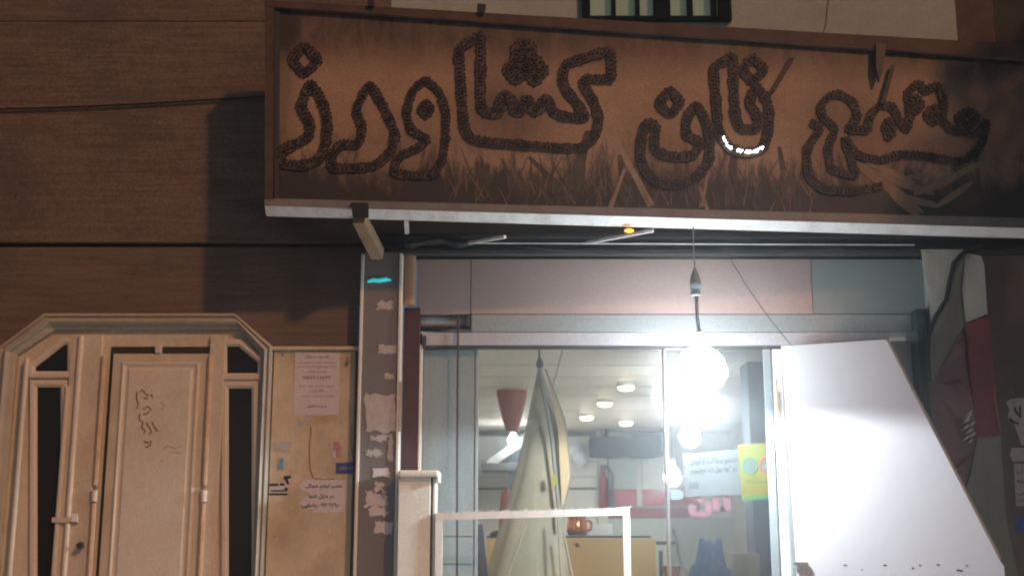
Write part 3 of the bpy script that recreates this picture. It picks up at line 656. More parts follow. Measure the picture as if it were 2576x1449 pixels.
# glass door on the right half
gx0, gx1, _, _ = rect(1680, 880, 1952, 1449, .10)
zg1 = z_g0 - .025
gd = add('glass_door', MB().box(gx0, gx1, .044, .05, .03, zg1), M['glass'], shop)
add('glass_pane', MB().box(W(1197, 1150, .12)[0], gx0 - .032, .118, .124, .03, zg1), M['glass_left'], shop)
add('door_stile', MB().box(gx0 - .02, gx0 - .002, .030, .125, P(CX, 1212, .1).z, zg1, .004), mat('beige_door_edge', (.30, .24, .18), .5), gd)
add('door_stile', MB().box(gx0 - .02, gx0 - .002, .034, .12, .03, P(CX, 1212, .1).z - .002, .003), M['chrome'], gd)
a, b, _, _ = rect(1926, 880, 1946, 1449, .085); add('door_stile', MB().box(a, b, .030, .043, .03, zg1, .004), M['shutter'], gd)
a, b, _, _ = rect(1951, 880, 1974, 1449, .08); add('door_post', MB().box(a, b, .03, .09, .03, zg1, .005), M['white_tube'], gd)
pts = [W(1684, 1233, .095), W(1705, 1233, .095)] + [W(1705 + 11 * math.sin(k * math.pi / 8), 1245 - 12 * math.cos(k * math.pi / 8), .095) for k in range(1, 8)] + [W(1705, 1257, .095), W(1684, 1257, .095)]
add('lock_plate', MB().prism(pts, .036, .058), mat('grey_lock_plate', (.13, .16, .17), .4, .4), gd)
ph = P(1768, 1268, .098)
text('glass_lettering', 'نان', P(1785, 1268, .098).x, ph.z, .27, .0985, M['pink_letter'], gd, height=.16, bold=.07)

# notices on the glass
ntc = thing('paper_notice', 'grey white paper notice with black handwriting taped on shop glass', 'notice', tuple(P(1798, 1245, .09)))
add('sheet', MB().prism([W(1716, 1140, .09), W(1880, 1128, .09), W(1884, 1243, .09), W(1724, 1250, .09)], .0875, .09), M['notice'], ntc)
for s, px, py, w in (('به دستور بهداشت از آوردن', 1800, 1158, .30), ('هر گونه پول نقد معذوریم', 1796, 1182, .27), ('با تشکر', 1744, 1222, .06)):
    c = P(px, py, .0872); text('writing', s, c.x, c.z, w * 1.08, .0872, M['ink'], ntc, height=.055, bold=.055, tilt=.05)
yp = thing('yellow_poster', 'yellow health poster with green and red face circles on shop glass', 'poster', tuple(P(1906, 1258, .06)))
ys = add('sheet', MB().prism([W(1855, 1118, .062), W(1950, 1113, .062), W(1960, 1250, .062), W(1866, 1258, .062)], .0595, .062), M['poster_yellow'], yp)
add('lower_edge', MB().prism([W(1866, 1252, .059), W(1960, 1245, .059), W(1960, 1252, .059), W(1868, 1259, .059)], .058, .0592), M['green_ink'], yp)
for px, m in ((1886, 'green_ink'), (1929, 'red_ink')):
    c = P(px, 1171, .058); ring = [(c.x + math.cos(k * math.pi / 12) * .045, .058, c.z + math.sin(k * math.pi / 12) * .047) for k in range(24)]
    cr_ = add('circle_mark', MB().tube(ring, .006, 6, closed=True), M[m], yp)
    add('disc', MB().tube([(c.x, .0592, c.z), (c.x, .0582, c.z)], .042, 24), M['notice'], yp)
    fm = MB().ball((c.x, .0575, c.z + .008), .017, 2, (1, .15, 1.1)); fm.box(c.x - .018, c.x + .018, .0565, .0578, c.z + .02, c.z + .027); fm.prism([(c.x - .028, c.z - .035), (c.x + .028, c.z - .035), (c.x + .016, c.z - .016), (c.x - .016, c.z - .016)], .0565, .0578)
    add('face_icon', fm, mat('grey_face_ink', (.16, .2, .2), .6), yp)
    add('mask_icon', MB().box(c.x - .013, c.x + .013, .0545, .056, c.z - .008, c.z + .006), M['notice'] if m == 'green_ink' else M['pinkp'], yp)
for s, px, py, w, m in (('لطفا با ماسک', 1908, 1132, .13, 'green_ink'), ('ورود بدون ماسک', 1908, 1210, .16, 'ink'), ('ممنوع است', 1908, 1234, .13, 'red_ink')):
    c = P(px, py, .0585); text('poster_line', s, c.x, c.z, w, .0588, M[m], yp, bold=.01)

# ================================================================== INTERIOR
zc = 2.5; YB = 7.75; XL, XR = -.42, 2.75
add('shop_floor', MB().box(XL - .1, XR + .1, .30, YB + .2, -.3, .02), M['floor'], kind='structure')
ceil = add('ceiling', MB().box(XL - .1, XR + .1, .28, YB + .2, zc + .012, zc + .2), M['joint'], kind='structure')
pitch_ = .70; y = .30; k = 0
xj = P(1405, 890, 1.6).x
plank_me = None
while y < YB - .02:
    y2 = min(y + pitch_, YB)
    for xa, xb in ((XL, xj), (xj + .006, XR)):
        add('ceiling_plank', MB().box(xa, xb, y + .034, y2 - .002, zc + random.uniform(0, .004), zc + .0115, .003), M['plank'], ceil)
    y = y2
il = add('inner_wall', MB().box(XL - .15, XL, .2, YB, 0.02, zc), M['in_wall'], kind='structure')
add('inner_wall', MB().box(XR, XR + .15, .2, YB, 0.02, zc), M['in_wall'], kind='structure')
bw = add('back_wall', MB().box(XL - .1, XR + .1, YB, YB + .2, .02, zc), M['joint'], kind='structure')
def bwall(px0, py0, px1, py1, name, m, dy=.03, parent=bw):
    a, b, c, d = rect(px0, py0, px1, py1, YB - dy); return add(name, MB().box(a, b, YB - dy, YB - .001, max(c, .03), min(d, zc - .001), .003), M[m], parent)
bwall(1200, 1085, 1504, 1094, 'wall_trim', 'joint', .05)
for i, (p0, p1) in enumerate(((1097, 1160), (1161, 1199), (1200, 1226), (1231, 1300), (1301, 1700))):
    bwall(1200, p0, 1318, p1, 'wall_panel', 'in_tile', .02)
    bwall(1319, p0, 1504, p1, 'wall_panel', 'in_tile', .02)
bwall(1505, 1086, 1531, 1700, 'wall_pier', 'in_wall', .06)
bwall(1532, 1086, 1600, 1230, 'wall_panel', 'grey_wall', .03); bwall(1601, 1086, 1614, 1272, 'wall_mullion', 'in_wall', .05); bwall(1615, 1086, 1960, 1230, 'wall_panel', 'in_tile', .03)
bwall(1546, 1231, 1600, 1271, 'red_band', 'red', .04); bwall(1615, 1231, 1760, 1271, 'red_band', 'red', .04); bwall(1532, 1272, 1760, 1276, 'pink_ledge', 'pink', .09)
bwall(1532, 1277, 1760, 1302, 'red_band', 'dark_red', .04); bwall(1532, 1303, 1960, 1700, 'wall_panel', 'grey_wall', .03)
bwall(1532, 1231, 1545, 1271, 'wall_panel', 'blue_grey', .035); bwall(1761, 1231, 1960, 1302, 'wall_panel', 'in_tile', .03)
# downlights
for px, py, w, lab in ((1575, 972, 20, 'glowing round ceiling light nearest the front glass, biggest of the four'), (1521, 1013, 18, 'glowing round ceiling light second from the front, left of the biggest one'), (1476, 1048, 16, 'glowing round ceiling light furthest left, beside the beige parasol'), (1575, 1062, 16, 'glowing round ceiling light deepest in the shop, above the dark cloth duct')):
    d = ray(px, py); t = (zc - .03 - CAM_Z) / d.z; c = Vector((0, CAM_Y, CAM_Z)) + d * t
    th = thing('ceiling_light', lab, 'ceiling light', (c.x, c.y, zc - .045), 'round ceiling lights in the shop')
    rr = w / FPX * t
    add('rim', MB().lathe([(rr * 1.12, .045), (rr * 1.12, .01), (rr * 1.02, .006)], (c.x, c.y, zc - .045)), M['white_tube'], th, smooth=True)
    add('diffuser', MB().lathe([(rr * 1.0, .012), (rr * .98, 0), (rr * .8, -.012), (rr * .4, -.018)], (c.x, c.y, zc - .045)), M['warm_lamp'], th, smooth=True)
    lt = bpy.data.lights.new('downlight', 'SPOT'); lt.energy = 26; lt.color = (1, .87, .68); lt.spot_size = R(150); lt.spot_blend = .5; lt.shadow_soft_size = .07
    lo = bpy.data.objects.new('downlight', lt); COL.objects.link(lo); lo.parent = th; lo.location = (0, 0, -.03)
# bare bulbs inside
def bulb(px, py, Y, r, e, label):
    c = P(px, py, Y); th = thing('bare_bulb', label, 'light bulb', (c.x, c.y, c.z), 'bare bulbs inside the shop')
    add('glass_bulb', MB().lathe([(.004, -r), (r * .6, -r * .85), (r, -r * .2), (r * .92, r * .35), (r * .5, r * .95), (r * .3, r * 1.25)], c, 20), M['bulb'], th, smooth=True)
    add('socket', MB().lathe([(r * .32, r * 1.25), (r * .36, r * 1.3), (r * .36, r * 2.1), (r * .1, r * 2.3)], c, 14), M['white_tube'], th, smooth=True)
    add('flex', MB().tube([(c.x, c.y, c.z + r * 2.2), (c.x, c.y, zc + .005)], .004, 5), M['dark'], th)
    lt = bpy.data.lights.new('bulb_light', 'POINT'); lt.energy = e; lt.color = (.92, .97, 1); lt.shadow_soft_size = r * 1.3
    lo = bpy.data.objects.new('bulb_light', lt); COL.objects.link(lo); lo.parent = th; lo.location = (0, 0, -r * 1.5)
bulb(1735, 1098, 2.0, .085, 10, 'bare white bulb hanging behind the glass, above the paper notice')
bulb(1692, 1200, 5.0, .09, 30, 'bare white bulb hanging deep in the shop, in front of the red band')
bulb(1291, 1106, 6.6, .06, 12, 'small bare bulb glowing over the oven hood left of the parasol')
# oven hood with flue left of the parasol
hood = thing('oven_hood', 'dark grey oven hood with slanted flue and shelf left of the parasol', 'oven hood', tuple(P(1270, 1260, 7.0)))
add('flue', MB().bar(P(1230, 1168, 7.0), P(1330, 1098, 7.0), .16, .10), mat('sooty_metal', (.26, .25, .23), .5, .3, var=.3), hood)
add('hood_shelf', MB().box(*rect(1212, 1165, 1310, 1185, 7.0)[:2], 6.9, 7.4, *rect(1212, 1165, 1310, 1185, 7.0)[2:], .01), M['dark'], hood)
add('hood_body', MB().prism([W(x, y, 7.0) for x, y in ((1275, 1130), (1320, 1105), (1320, 1260), (1285, 1250), (1278, 1190))], 6.95, 7.45), M['duct'], hood)
# orange cone shade hanging high
oc = P(1288, 1085, 3.4)
add('orange_lampshade', MB().lathe([(.055, .0), (.085, .10), (.13, .27), (.15, .41), (.14, .415), (.05, .38)], oc, 20), M['orange'], None, 'orange red cone shaped shade hanging below the ceiling left of the parasol', 'lampshade', smooth=True)
# orange cylinder with dark foot
f = P(1262, 1352, 4.2); oh = thing('gas_torch', 'upright orange tube with dark foot standing left of the parasol', 'gas torch', tuple(f))
tp = P(1273, 1240, 4.2)
add('tube', MB().tube([f + Vector((.02, 0, .05)), f + (tp - f) * .5, tp, tp + Vector((.01, 0, .04))], [.045, .05, .05, .02], 14), M['orange'], oh, smooth=True)
add('foot', MB().ball(f + Vector((-.02, 0, .03)), .075, 2, (1.3, 1, .6)), M['dark'], oh, smooth=True)
# dark cloth duct in front of the back wall
dk = thing('cloth_duct', 'dark grey cloth covered duct hanging across the back of the shop', 'duct', tuple(P(1585, 1150, 7.2)))
for (x0, y0, x1, y1, x2, y2, x3, y3, yy) in ((1485, 1097, 1592, 1100, 1592, 1146, 1487, 1146, 7.2), (1590, 1095, 1676, 1086, 1676, 1146, 1590, 1150, 7.16)):
    pts = [(x0, y0), ((x0 + x1) / 2, (y0 + y1) / 2 - 1), (x1, y1), (x2, y2), ((x2 + x3) / 2, (y2 + y3) / 2 + 3), (x3, y3)]
    add('cloth_panel', MB().prism([W(x, y, yy) for x, y in pts], yy, yy + .35, .01), M['duct'], dk)
for px in (1520, 1668): add('hanger', MB().tube([P(px, 1098, 7.35), (P(px, 1098, 7.35).x, 7.35, zc)], .03, 6), M['duct'], dk)
# plastic bags shining on the wall
for i, (px, py) in enumerate(((1446, 1135), (1458, 1152))):
    add('plastic_bag', MB().ball(P(px, py, 7.6), .09, 2, (1, .3, 1.2)), mat('clear_shiny_plastic', (.6, .6, .66), .12, var=.25, scale=14, bump=.8, spec=.8), None, ('upper' if i == 0 else 'lower') + ' shiny clear plastic bag hung on the white wall right of the parasol', 'plastic bag', smooth=True)
# fire extinguisher
e = P(1518, 1278, 7.55); fe = thing('fire_extinguisher', 'red fire extinguisher hung on the pale pier beside the grey panels', 'fire extinguisher', tuple(e))
add('cylinder_body', MB().lathe([(.045, 0), (.055, .02), (.055, .33), (.04, .42), (.03, .45), (.03, .48)], e, 18), M['fire_red'], fe, smooth=True)
add('valve', MB().box(e.x - .03, e.x + .07, e.y - .02, e.y + .02, e.z + .48, e.z + .53, .008), M['dark'], fe)
add('hose', MB().tube([e + Vector((.06, 0, .5)), e + Vector((.12, -.02, .42)), e + Vector((.11, -.02, .15))], .014, 8), M['dark'], fe, smooth=True)
# ochre counter
cxa, cxb = P(1224, 1400, 2.0).x, P(1650, 1400, 2.0).x
ct = thing('counter', 'ochre yellow laminate counter with dark top edge behind the parasol', 'counter', ((cxa + cxb) / 2, 2.0, .02))
add('front_panel', MB().box(cxa, cxb, 2.0, 2.5, .02, P(CX, 1353, 2.0).z, .006), M['yellow'], ct)
add('counter_top', MB().box(cxa + .0, cxb - .03, 2.03, 2.52, P(CX, 1353, 2.0).z + .002, P(CX, 1348, 2.0).z + .004, .003), M['dark'], ct)
add('worn_mark', MB().prism([W(x, y, 1.999) for x, y in ((1443, 1367), (1452, 1364), (1456, 1369), (1462, 1374), (1450, 1376))], 1.9975, 1.9985), M['brown_ink'], ct)
# copper pot on the counter
k = P(1452, 1346, 2.2); cp = thing('copper_pot', 'shiny copper pot with dark belly on the ochre counter', 'pot', tuple(k))
add('pot_body', MB().lathe([(.07, 0), (.085, .03), (.08, .09), (.072, .13), (.076, .14)], k, 24), M['copper_metal'], cp, smooth=True)
add('pot_handle', MB().tube([k + Vector((.08, 0, .12)), k + Vector((.115, 0, .1)), k + Vector((.11, 0, .05)), k + Vector((.082, 0, .035))], .012, 8), M['copper_metal'], cp, smooth=True)
add('pot_lid', MB().lathe([(.078, .14), (.06, .155), (.02, .165), (.02, .18)], k, 20), M['dark'], cp, smooth=True)
# light box on the counter behind
a, b, c, d = rect(1475, 1318, 1540, 1346, 2.35); add('white_box', MB().box(a, b, 2.35, 2.6, P(CX, 1348, 2.0).z + .006, d, .006), M['in_tile'], None, 'plain white box on the ochre counter beside the copper pot', 'box')
# table legs right of the counter
a, b, c, d = rect(1650, 1365, 1685, 1372, 3.0); st = thing('metal_stool', 'dark metal tube stool right of the ochre counter', 'stool', (a, 3.0, .02))
add('seat_rail', MB().bar((a, 3.0, d), (b + .05, 3.0, d), .03, .03), M['dark'], st)
for px, py in ((1662, 1384), (1684, 1368)):
    q_ = P(px, py, 3.0); add('leg', MB().bar((q_.x, 3.0, .03), (q_.x, 3.0, q_.z), .03, .03), M['dark'], st)
q_ = P(1690, 1440, 2.8); add('red_cup', MB().lathe([(.05, -.1), (.07, .0), (.085, .06), (.08, .062)], q_, 18), M['orange'], None, 'red plastic tub at the foot of the metal stool', 'tub', smooth=True)
add('leaning_post', MB().prism([W(x, y, .3) for x, y in ((1199, 1318), (1214, 1318), (1250, 1640), (1200, 1640))], .28, .33, .003), M['blue_grey'], None, 'dark grey leaning post base just inside the left glass edge', 'post')
# parasol: folded canvas
py_ = .85
ps = thing('closed_parasol', 'tall closed beige canvas parasol with dark tip standing inside the shop', 'parasol', tuple(P(1345, 1449, py_)) [:2] + (.02,))
prof = [(915, 1355, 1361), (940, 1350, 1366), (980, 1342, 1382), (1040, 1330, 1402), (1100, 1318, 1412), (1160, 1305, 1420), (1220, 1290, 1424), (1270, 1276, 1422), (1330, 1258, 1420), (1400, 1236, 1428), (1449, 1222, 1434), (1640, 1200, 1450)]
rings = []
N = 56
for (yy, a, b) in prof:
    A, B = P(a, yy, py_), P(b, yy, py_); c = (A + B) / 2; hw = (B.x - A.x) / 2
    rg = []
    for kk in range(N):
        th = kk * 2 * math.pi / N
        fo = 1 + (.03 * math.sin(5 * th + yy * .004) + .022 * math.sin(9 * th + 1.3 + yy * .006)) * min(1, hw / .12)
        rg.append(Vector((c.x + hw * fo * math.cos(th), py_ + hw * .62 * fo * math.sin(th), c.z)))
    rings.append(rg)
add('canopy', MB().loft(rings, closed=True, cap=True), M['cloth'], ps, smooth=True)
add('tip', MB().tube([P(1358, 925, py_), P(1358, 912, py_), P(1357, 900, py_), P(1356, 880, py_)], [.022, .026, .008, .006], 10), M['dark'], ps, smooth=True)
fl = [(1374, 935), (1398, 1000), (1420, 1060), (1430, 1140), (1435, 1195), (1424, 1250), (1414, 1285), (1410, 1200), (1404, 1080), (1392, 1010)]
yF = py_ - .13
add('canopy_flap', MB().prism([W(x, y, yF) for x, y in fl], yF - .006, yF + .006), M['cloth_flap'], ps)
add('flap_hem', MB().tube([P(x, y, yF - .004) for x, y in ((1372, 928), (1400, 1000), (1420, 1055), (1431, 1140), (1436, 1195), (1425, 1250), (1414, 1287), (1414, 1300))], .006, 6), M['strap'], ps)
add('strap', MB().tube([P(x, y, py_ - .16) for x, y in ((1358, 925), (1366, 985), (1378, 1040), (1388, 1100), (1396, 1180), (1404, 1260), (1408, 1330))], .013, 6), M['strap'], ps)
for x0, y0, x1, y1, m in ((1322, 1320, 1276, 1449, 'cloth'), (1404, 1300, 1412, 1449, 'cloth'), (1418, 1340, 1440, 1449, 'cloth')):
    add('rib', MB().tube([P(x0, y0, py_ - .25), P(x1, y1, py_ - .3), P(x1 + (x1 - x0), y1 + 130, py_ - .3)], .008, 6), M[m], ps)
# yellow tag on the canopy
add('yellow_tag', MB().prism([W(x, y, py_ - .21) for x, y in ((1386, 1198), (1398, 1190), (1402, 1218), (1388, 1222))], py_ - .214, py_ - .21), M['poster_yellow'], ps)
add('base', MB().lathe([(.26, 0), (.26, .05), (.05, .09)], (P(1345, 1449, py_).x, py_, .02), 20), M['dark'], ps)
# blue bag on a low white counter, beige carton beside it
lc = add('low_counter', MB().box(1.0, 2.3, .75, 1.35, .02, .72, .01), M['cabinet'], None, 'low off-white counter behind the glass under the blue bag', 'counter')
bb = MB(); b = bmesh.new(); bmesh.ops.create_icosphere(b, subdivisions=4, radius=1); c = P(1788, 1449, 1.0)
for v in b.verts:
    n_ = mnoise.noise(v.co * 2.3) * .22 + mnoise.noise(v.co * 6.0) * .12
    p = v.co * (1 + n_); up = max(0, v.co.z)
    v.co = Vector((c.x + p.x * .17 * (1 - .35 * up), 1.0 + p.y * .13 * (1 - .35 * up), .72 + .17 + p.z * .17 + up ** 3 * .1))
bb.merge(b)
for sx in (-1, 1): bb.tube([(c.x + sx * .05, 1.0, 1.0), (c.x + sx * .045, .98, 1.1), (c.x + sx * .055, .97, 1.15), (c.x + sx * .06, .97, 1.19)], [.06, .045, .03, .012], 9)
add('carrier_bag', bb, M['bag'], None, 'crumpled blue plastic carrier bag knotted on the low counter behind glass', 'bag', smooth=True)
a, b_, c_, d = rect(1842, 1391, 1912, 1449, 1.05); add('carton', MB().box(a, b_, 1.05, 1.3, .722, d, .004), mat('pale_cardboard', (.58, .52, .40), .8), None, 'plain pale beige carton beside the blue carrier bag', 'carton')
a, b_, _, d = rect(1897, 1255, 1944, 1449, 1.5); add('square_column', MB().box(a, b_, 1.5, 1.8, .02, zc, .006), M['blue_grey'], None, 'blue grey square column behind the yellow poster', 'column')
add('silver_tube', MB().tube([P(1694, 1330, .5), P(1702, 1352, .5), P(1707, 1390, .5), P(1715, 1420, .5), P(1727, 1437, .5), P(1732, 1470, .5)], .012, 8), M['chrome'], None, 'curved silver metal tube behind the left edge of the glass door', 'tube', smooth=True)

# ================================================================== HANGING LAMP
LY = -.50; lc_ = P(1762, 935, LY)
lamp = thing('hanging_lamp', 'bright white LED lamp hanging on a cord before the shop', 'lamp', tuple(lc_))
lr = .155
add('lamp_dome', MB().lathe([(.01, -.112), (lr * .45, -.106), (lr * .8, -.082), (lr, -.03), (lr * .99, .02), (lr * .88, .075), (lr * .66, .115), (lr * .34, .142)], lc_, 32), M['bulb'], lamp, smooth=True)
add('lamp_cap', MB().lathe([(lr * .30, .143), (lr * .26, .16), (.026, .185), (.024, .235), (.010, .25)], lc_, 24), mat('pale_grey_lamp_cap', (.75, .8, .8), .4), lamp, smooth=True)
tp = P(1752, 745, LY); pl = P(1748, 676, LY); tt = P(1745, 580, LY)
add('cord', MB().tube([lc_ + Vector((0, 0, .24)), P(1754, 800, LY), tp], .011, 8), M['dark'], lamp, smooth=True)
add('cord', MB().tube([pl, P(1745, 630, LY + .05), P(1744, 570, LY + .10)], .004, 6), M['shutter'], lamp)
pb = P(1749, 745, LY)
add('plug', MB().lathe([(.012, 0), (.030, .006), (.030, .03), (.022, .034), (.032, .045), (.034, .085), (.024, .13), (.008, .175)], (pl.x, LY, pb.z), 16), mat('grey_plug', (.22, .30, .32), .4), lamp, smooth=True)
lt = bpy.data.lights.new('lamp_light', 'SPOT'); lt.energy = 280; lt.color = (.86, .95, 1.0); lt.spot_size = R(175); lt.spot_blend = .14; lt.shadow_soft_size = .09
lo = bpy.data.objects.new('lamp_light', lt); COL.objects.link(lo); lo.parent = lamp; lo.location = (0, 0, -.128)

# ================================================================== WHITE SLANTED SIDE PANEL
PA = P(1966, 872, -.10); PBq = Vector((PA.x + .58, PA.y - .264, 0))
pdir = Vector((PBq.x - PA.x, PBq.y - PA.y, 0)).normalized(); pn = Vector((pdir.y, -pdir.x, 0))
def PP(px, py, out=0.0):
    d = ray(px, py); o = Vector((0, CAM_Y, CAM_Z)); t = (PA - o).dot(pn) / d.dot(pn); return o + d * t + pn * out
stall = thing('stall_side', 'big white slanted side panel of a bread stall under the bright lamp', 'stall panel', (PA.x + .5, PA.y - .2, 0))
ol = [PP(1966, 872), PP(2230, 855), PP(2514, 1406), PP(2526, 1424)]
br = ol[-1].copy(); br.z = 0; bl = PP(2006, 1449); bl2 = bl.copy(); bl2.z = 0
ol += [br, bl2, bl]
add('white_panel', MB().solid([p + pn * .018 for p in ol], [p - pn * .018 for p in ol]), M['white_panel'], stall)
add('edge_flange', MB().bar(ol[1] - pn * .028, ol[2] - pn * .028, .02, .018).bar(ol[0] - pn * .028, ol[1] - pn * .028, .02, .018), M['shutter'], stall)
e0, e1 = PP(1964, 880), PP(2002, 1449)
el = Vector((e1.x, e1.y, .05))
add('edge_profile', MB().bar(PP(1965, 985) - pdir * .012, e1 - pdir * .012, .018, .05).bar(e1 - pdir * .012, el - pdir * .012, .018, .05), M['shutter'], stall)
add('edge_strip', MB().bar(PP(1962, 955) - pdir * .016 + pn * .03, PP(1972, 1090) - pdir * .016 + pn * .03, .012, .01), M['rust'], stall)
sl = MB()
for px, py, w, h in ((2128, 1421, 5, 2.5), (2228, 1421, 5, 2.5), (2297, 1428, 3, 2.5), (2316, 1421, 3, 2.5), (2361, 1420, 4, 2.5), (2433, 1422, 3, 2), (2415, 1434, 8, 3), (2170, 1432, 3, 1.5), (1998, 1424, 3, 2)):
    pts = [(px - w, py - h), (px + w, py - h * .4), (px + w * .9, py + h), (px - w, py + h * .5)]
    sl.solid([PP(*p, .0195) for p in pts], [PP(*p, .0183) for p in pts])
add('slot_marks', sl, M['dark'], stall, kind='stuff')
add('latch_bracket', MB().box(bl.x - .03, bl.x + .05, bl.y - .08, bl.y - .03, PP(1999, 1412).z - .02, PP(1999, 1412).z, .003).bar((bl.x - .02, bl.y - .06, PP(1999, 1412).z - .01), (bl.x + .06, bl.y - .06, PP(1999, 1449).z - .03), .02, .01), M['chrome'], stall)

# ================================================================== WHITE TUBE STAND AND CABINET
f0, f1 = P(1096, 1299, -.22), P(1584, 1286, -.28)
stn = thing('tube_stand', 'white square tube stand lit by the lamp in front of the shop', 'stand', ((f0.x + f1.x) / 2, -.5, 0))
tw = .042
add('top_bar', MB().bar(f0, f1, tw, tw), M['white_tube'], stn)
for p, s in ((f0, 1), (f1, -1)):
    q0 = p + (f1 - f0).normalized() * s * tw * .5; q0.z -= tw * .5 + .001
    add('leg', MB().bar((q0.x, q0.y, 0), q0, tw, tw), M['white_tube'], stn)
add('stretcher', MB().bar((f0.x + .04, f0.y, .35), (f1.x - .04, f1.y, .35), tw * .8, tw * .8), M['white_tube'], stn)
for p in (f0, f1): add('foot_bar', MB().bar((p.x, p.y - .001, .021), (p.x + .03, p.y + .42, .021), tw, tw), M['white_tube'], stn)
wr = MB(); rnd = random.Random(5)   # frayed wrapping along the bar
for i in range(120):
    t = rnd.random(); p = f0.lerp(f1, t) + Vector((0, -.005, tw * .5)); wr.tube([p, p + Vector((rnd.uniform(-.012, .012), rnd.uniform(-.01, .01), rnd.uniform(.003, .014)))], .0016, 3)
add('frayed_wrap', wr, M['white_tube'], stn, kind='stuff')
ca, cb_ = P(1003, 1300, -.16).x, P(1084, 1300, -.16).x
zct = P(CX, 1200, -.2).z
cab = thing('white_cabinet', 'off-white metal cabinet with overhanging rounded top next to the grey pillar', 'cabinet', ((ca + cb_) / 2, -.1, 0))
add('body', MB().box(ca, cb_, -.22, .0, .02, zct, .006), M['cabinet'], cab)
add('top_lid', MB().box(ca - .0, cb_ + .05, -.26, .02, zct + .001, zct + .04, .014), M['cabinet'], cab)
add('lid_lip', MB().bar((cb_ + .043, -.13, zct + .005), (cb_ + .043, -.13, zct - .03), .012, .24), M['cabinet'], cab)
add('side_gap', MB().box(cb_ + .001, cb_ + .012, -.20, .0, .02, zct - .001), M['black'], cab)
add('side_rail', MB().box(cb_ + .013, cb_ + .03, -.215, .0, .02, zct - .002, .004), M['cabinet'], cab)

# ================================================================== PAPERS AND STICKERS
YW = -.0355
n1 = thing('printed_notice', 'pale lilac printed notice under the stone cap right of the door', 'notice', tuple(P(797, 1045, YW)))
add('sheet', MB().prism([W(743, 886, YW), W(855, 886, YW), W(852, 1044, YW), W(738, 1044, YW)], YW - .002, YW), M['paper'], n1)
for s, py, w, m in (('قابل توجه همسایگان', 897, .15, 'ink'), ('لطفا از پارک کردن در جلوی درب', 912, .25, 'purple_ink'), ('منزل خودداری کنید با تشکر', 922, .25, 'purple_ink'), ('شماره تماس', 935, .13, 'purple_ink'), ('۰۹۱۲۲۵۵۶۲۳۸', 950, .19, 'ink'), ('پنچر شدن خودرو با', 971, .22, 'purple_ink'), ('مالک است', 982, .1, 'purple_ink'), ('خواهشمند است رعایت', 996, .22, 'purple_ink'), ('مدیریت ساختمان', 1021, .12, 'ink')):
    c = P(797, py, YW - .0025); text('print_line', s, c.x, c.z, w, YW - .0025, M[m], n1, height=.017 if m != 'ink' else .024, bold=.01)
n2 = thing('torn_advert', 'torn white advert with bold black lines on the beige wall', 'advert', tuple(P(812, 1290, YW)))
pts = [(762, 1210), (772, 1204), (800, 1206), (870, 1207), (868, 1250), (864, 1288), (790, 1289), (786, 1280), (766, 1278), (752, 1262), (768, 1250), (780, 1238), (758, 1232), (752, 1222)]
add('sheet', MB().prism([W(x, y, YW) for x, y in pts], YW - .002, YW), M['paper'], n2)
for s, px, py, w in (('تعمیر لوازم خونگی', 814, 1223, .23), ('در منزل شما', 808, 1248, .155), ('۰۹۲۰۹۲۱۶ رضایی', 806, 1271, .23)):
    c = P(px, py, YW - .0025); text('advert_line', s, c.x, c.z, w, YW - .0025, M['ink'], n2, height=.034, bold=.03)
bs = thing('blue_sticker', 'small dark blue sticker with pale writing beside the pillar', 'sticker', tuple(P(869, 1192, YW)))
add('sheet', MB().prism([W(845, 1164, YW), W(893, 1162, YW), W(893, 1191, YW), W(845, 1191, YW)], YW - .002, YW), M['blue'], bs)
c = P(869, 1177, YW - .003); text('sticker_print', 'لوله بازکنی', c.x, c.z, .085, YW - .0026, M['paleblue'], bs, bold=.02)
sheet('paper_scrap', ragged(690, 1112, 732, 1135, YW, 3, 5, 1), YW, M['paper_dirty'], 'dirty torn paper scrap beside the door surround', 'paper scrap')
sheet('paper_scrap', ragged(700, 1154, 712, 1180, YW, 2.5, 4, 2), YW, M['sky_blue'], 'little light blue torn sticker near the door surround', 'sticker')
sheet('paper_scrap', ragged(838, 1112, 858, 1150, YW, 3.5, 5, 3), YW, M['pinkp'], 'pink torn sticker scrap above the dark blue sticker', 'sticker')
sheet('paper_scrap', ragged(835, 1133, 846, 1152, YW - .0026, 2, 4, 13), YW - .0026, M['paper'], 'tiny white paper curl over the pink scrap', 'paper scrap')
sheet('paper_scrap', ragged(750, 1050, 785, 1070, YW, 5, 5, 23), YW, M['paper_dirty'], 'faint torn paper remnant just under the printed notice', 'paper scrap')
st_ = thing('stencil_mark', 'black stencilled mark with short lines beside the door surround', 'stencil', tuple(P(702, 1245, YW)))
add('stencil_field', MB().prism(ragged(680, 1216, 722, 1246, YW, 2, 6, 4), YW - .0008, YW), M['paper_dirty'], st_)
for x0, y0, x1, y1 in ((678, 1216, 700, 1222), (704, 1215, 716, 1221), (682, 1232, 722, 1236), (678, 1240, 723, 1245), (716, 1226, 724, 1232)):
    a, b, c, d = rect(x0, y0, x1, y1, YW); add('stencil_line', MB().box(a, b, YW - .0014, YW - .0009, c, d), M['ink'], st_)
add('stencil_mark', MB().prism([W(x, y, YW) for x, y in ((714, 1197), (732, 1196), (732, 1202), (724, 1204), (728, 1216), (722, 1218), (718, 1206), (714, 1206))], YW - .001, YW), M['ink'], None, 'small black corner shaped mark above the stencil', 'stencil')
add('wall_hook', MB().bar(P(880, 895, YW - .01), P(876, 912, YW - .02), .016, .012), M['rust'], None, 'rusty hook stub on the beige wall by the pillar', 'hook')
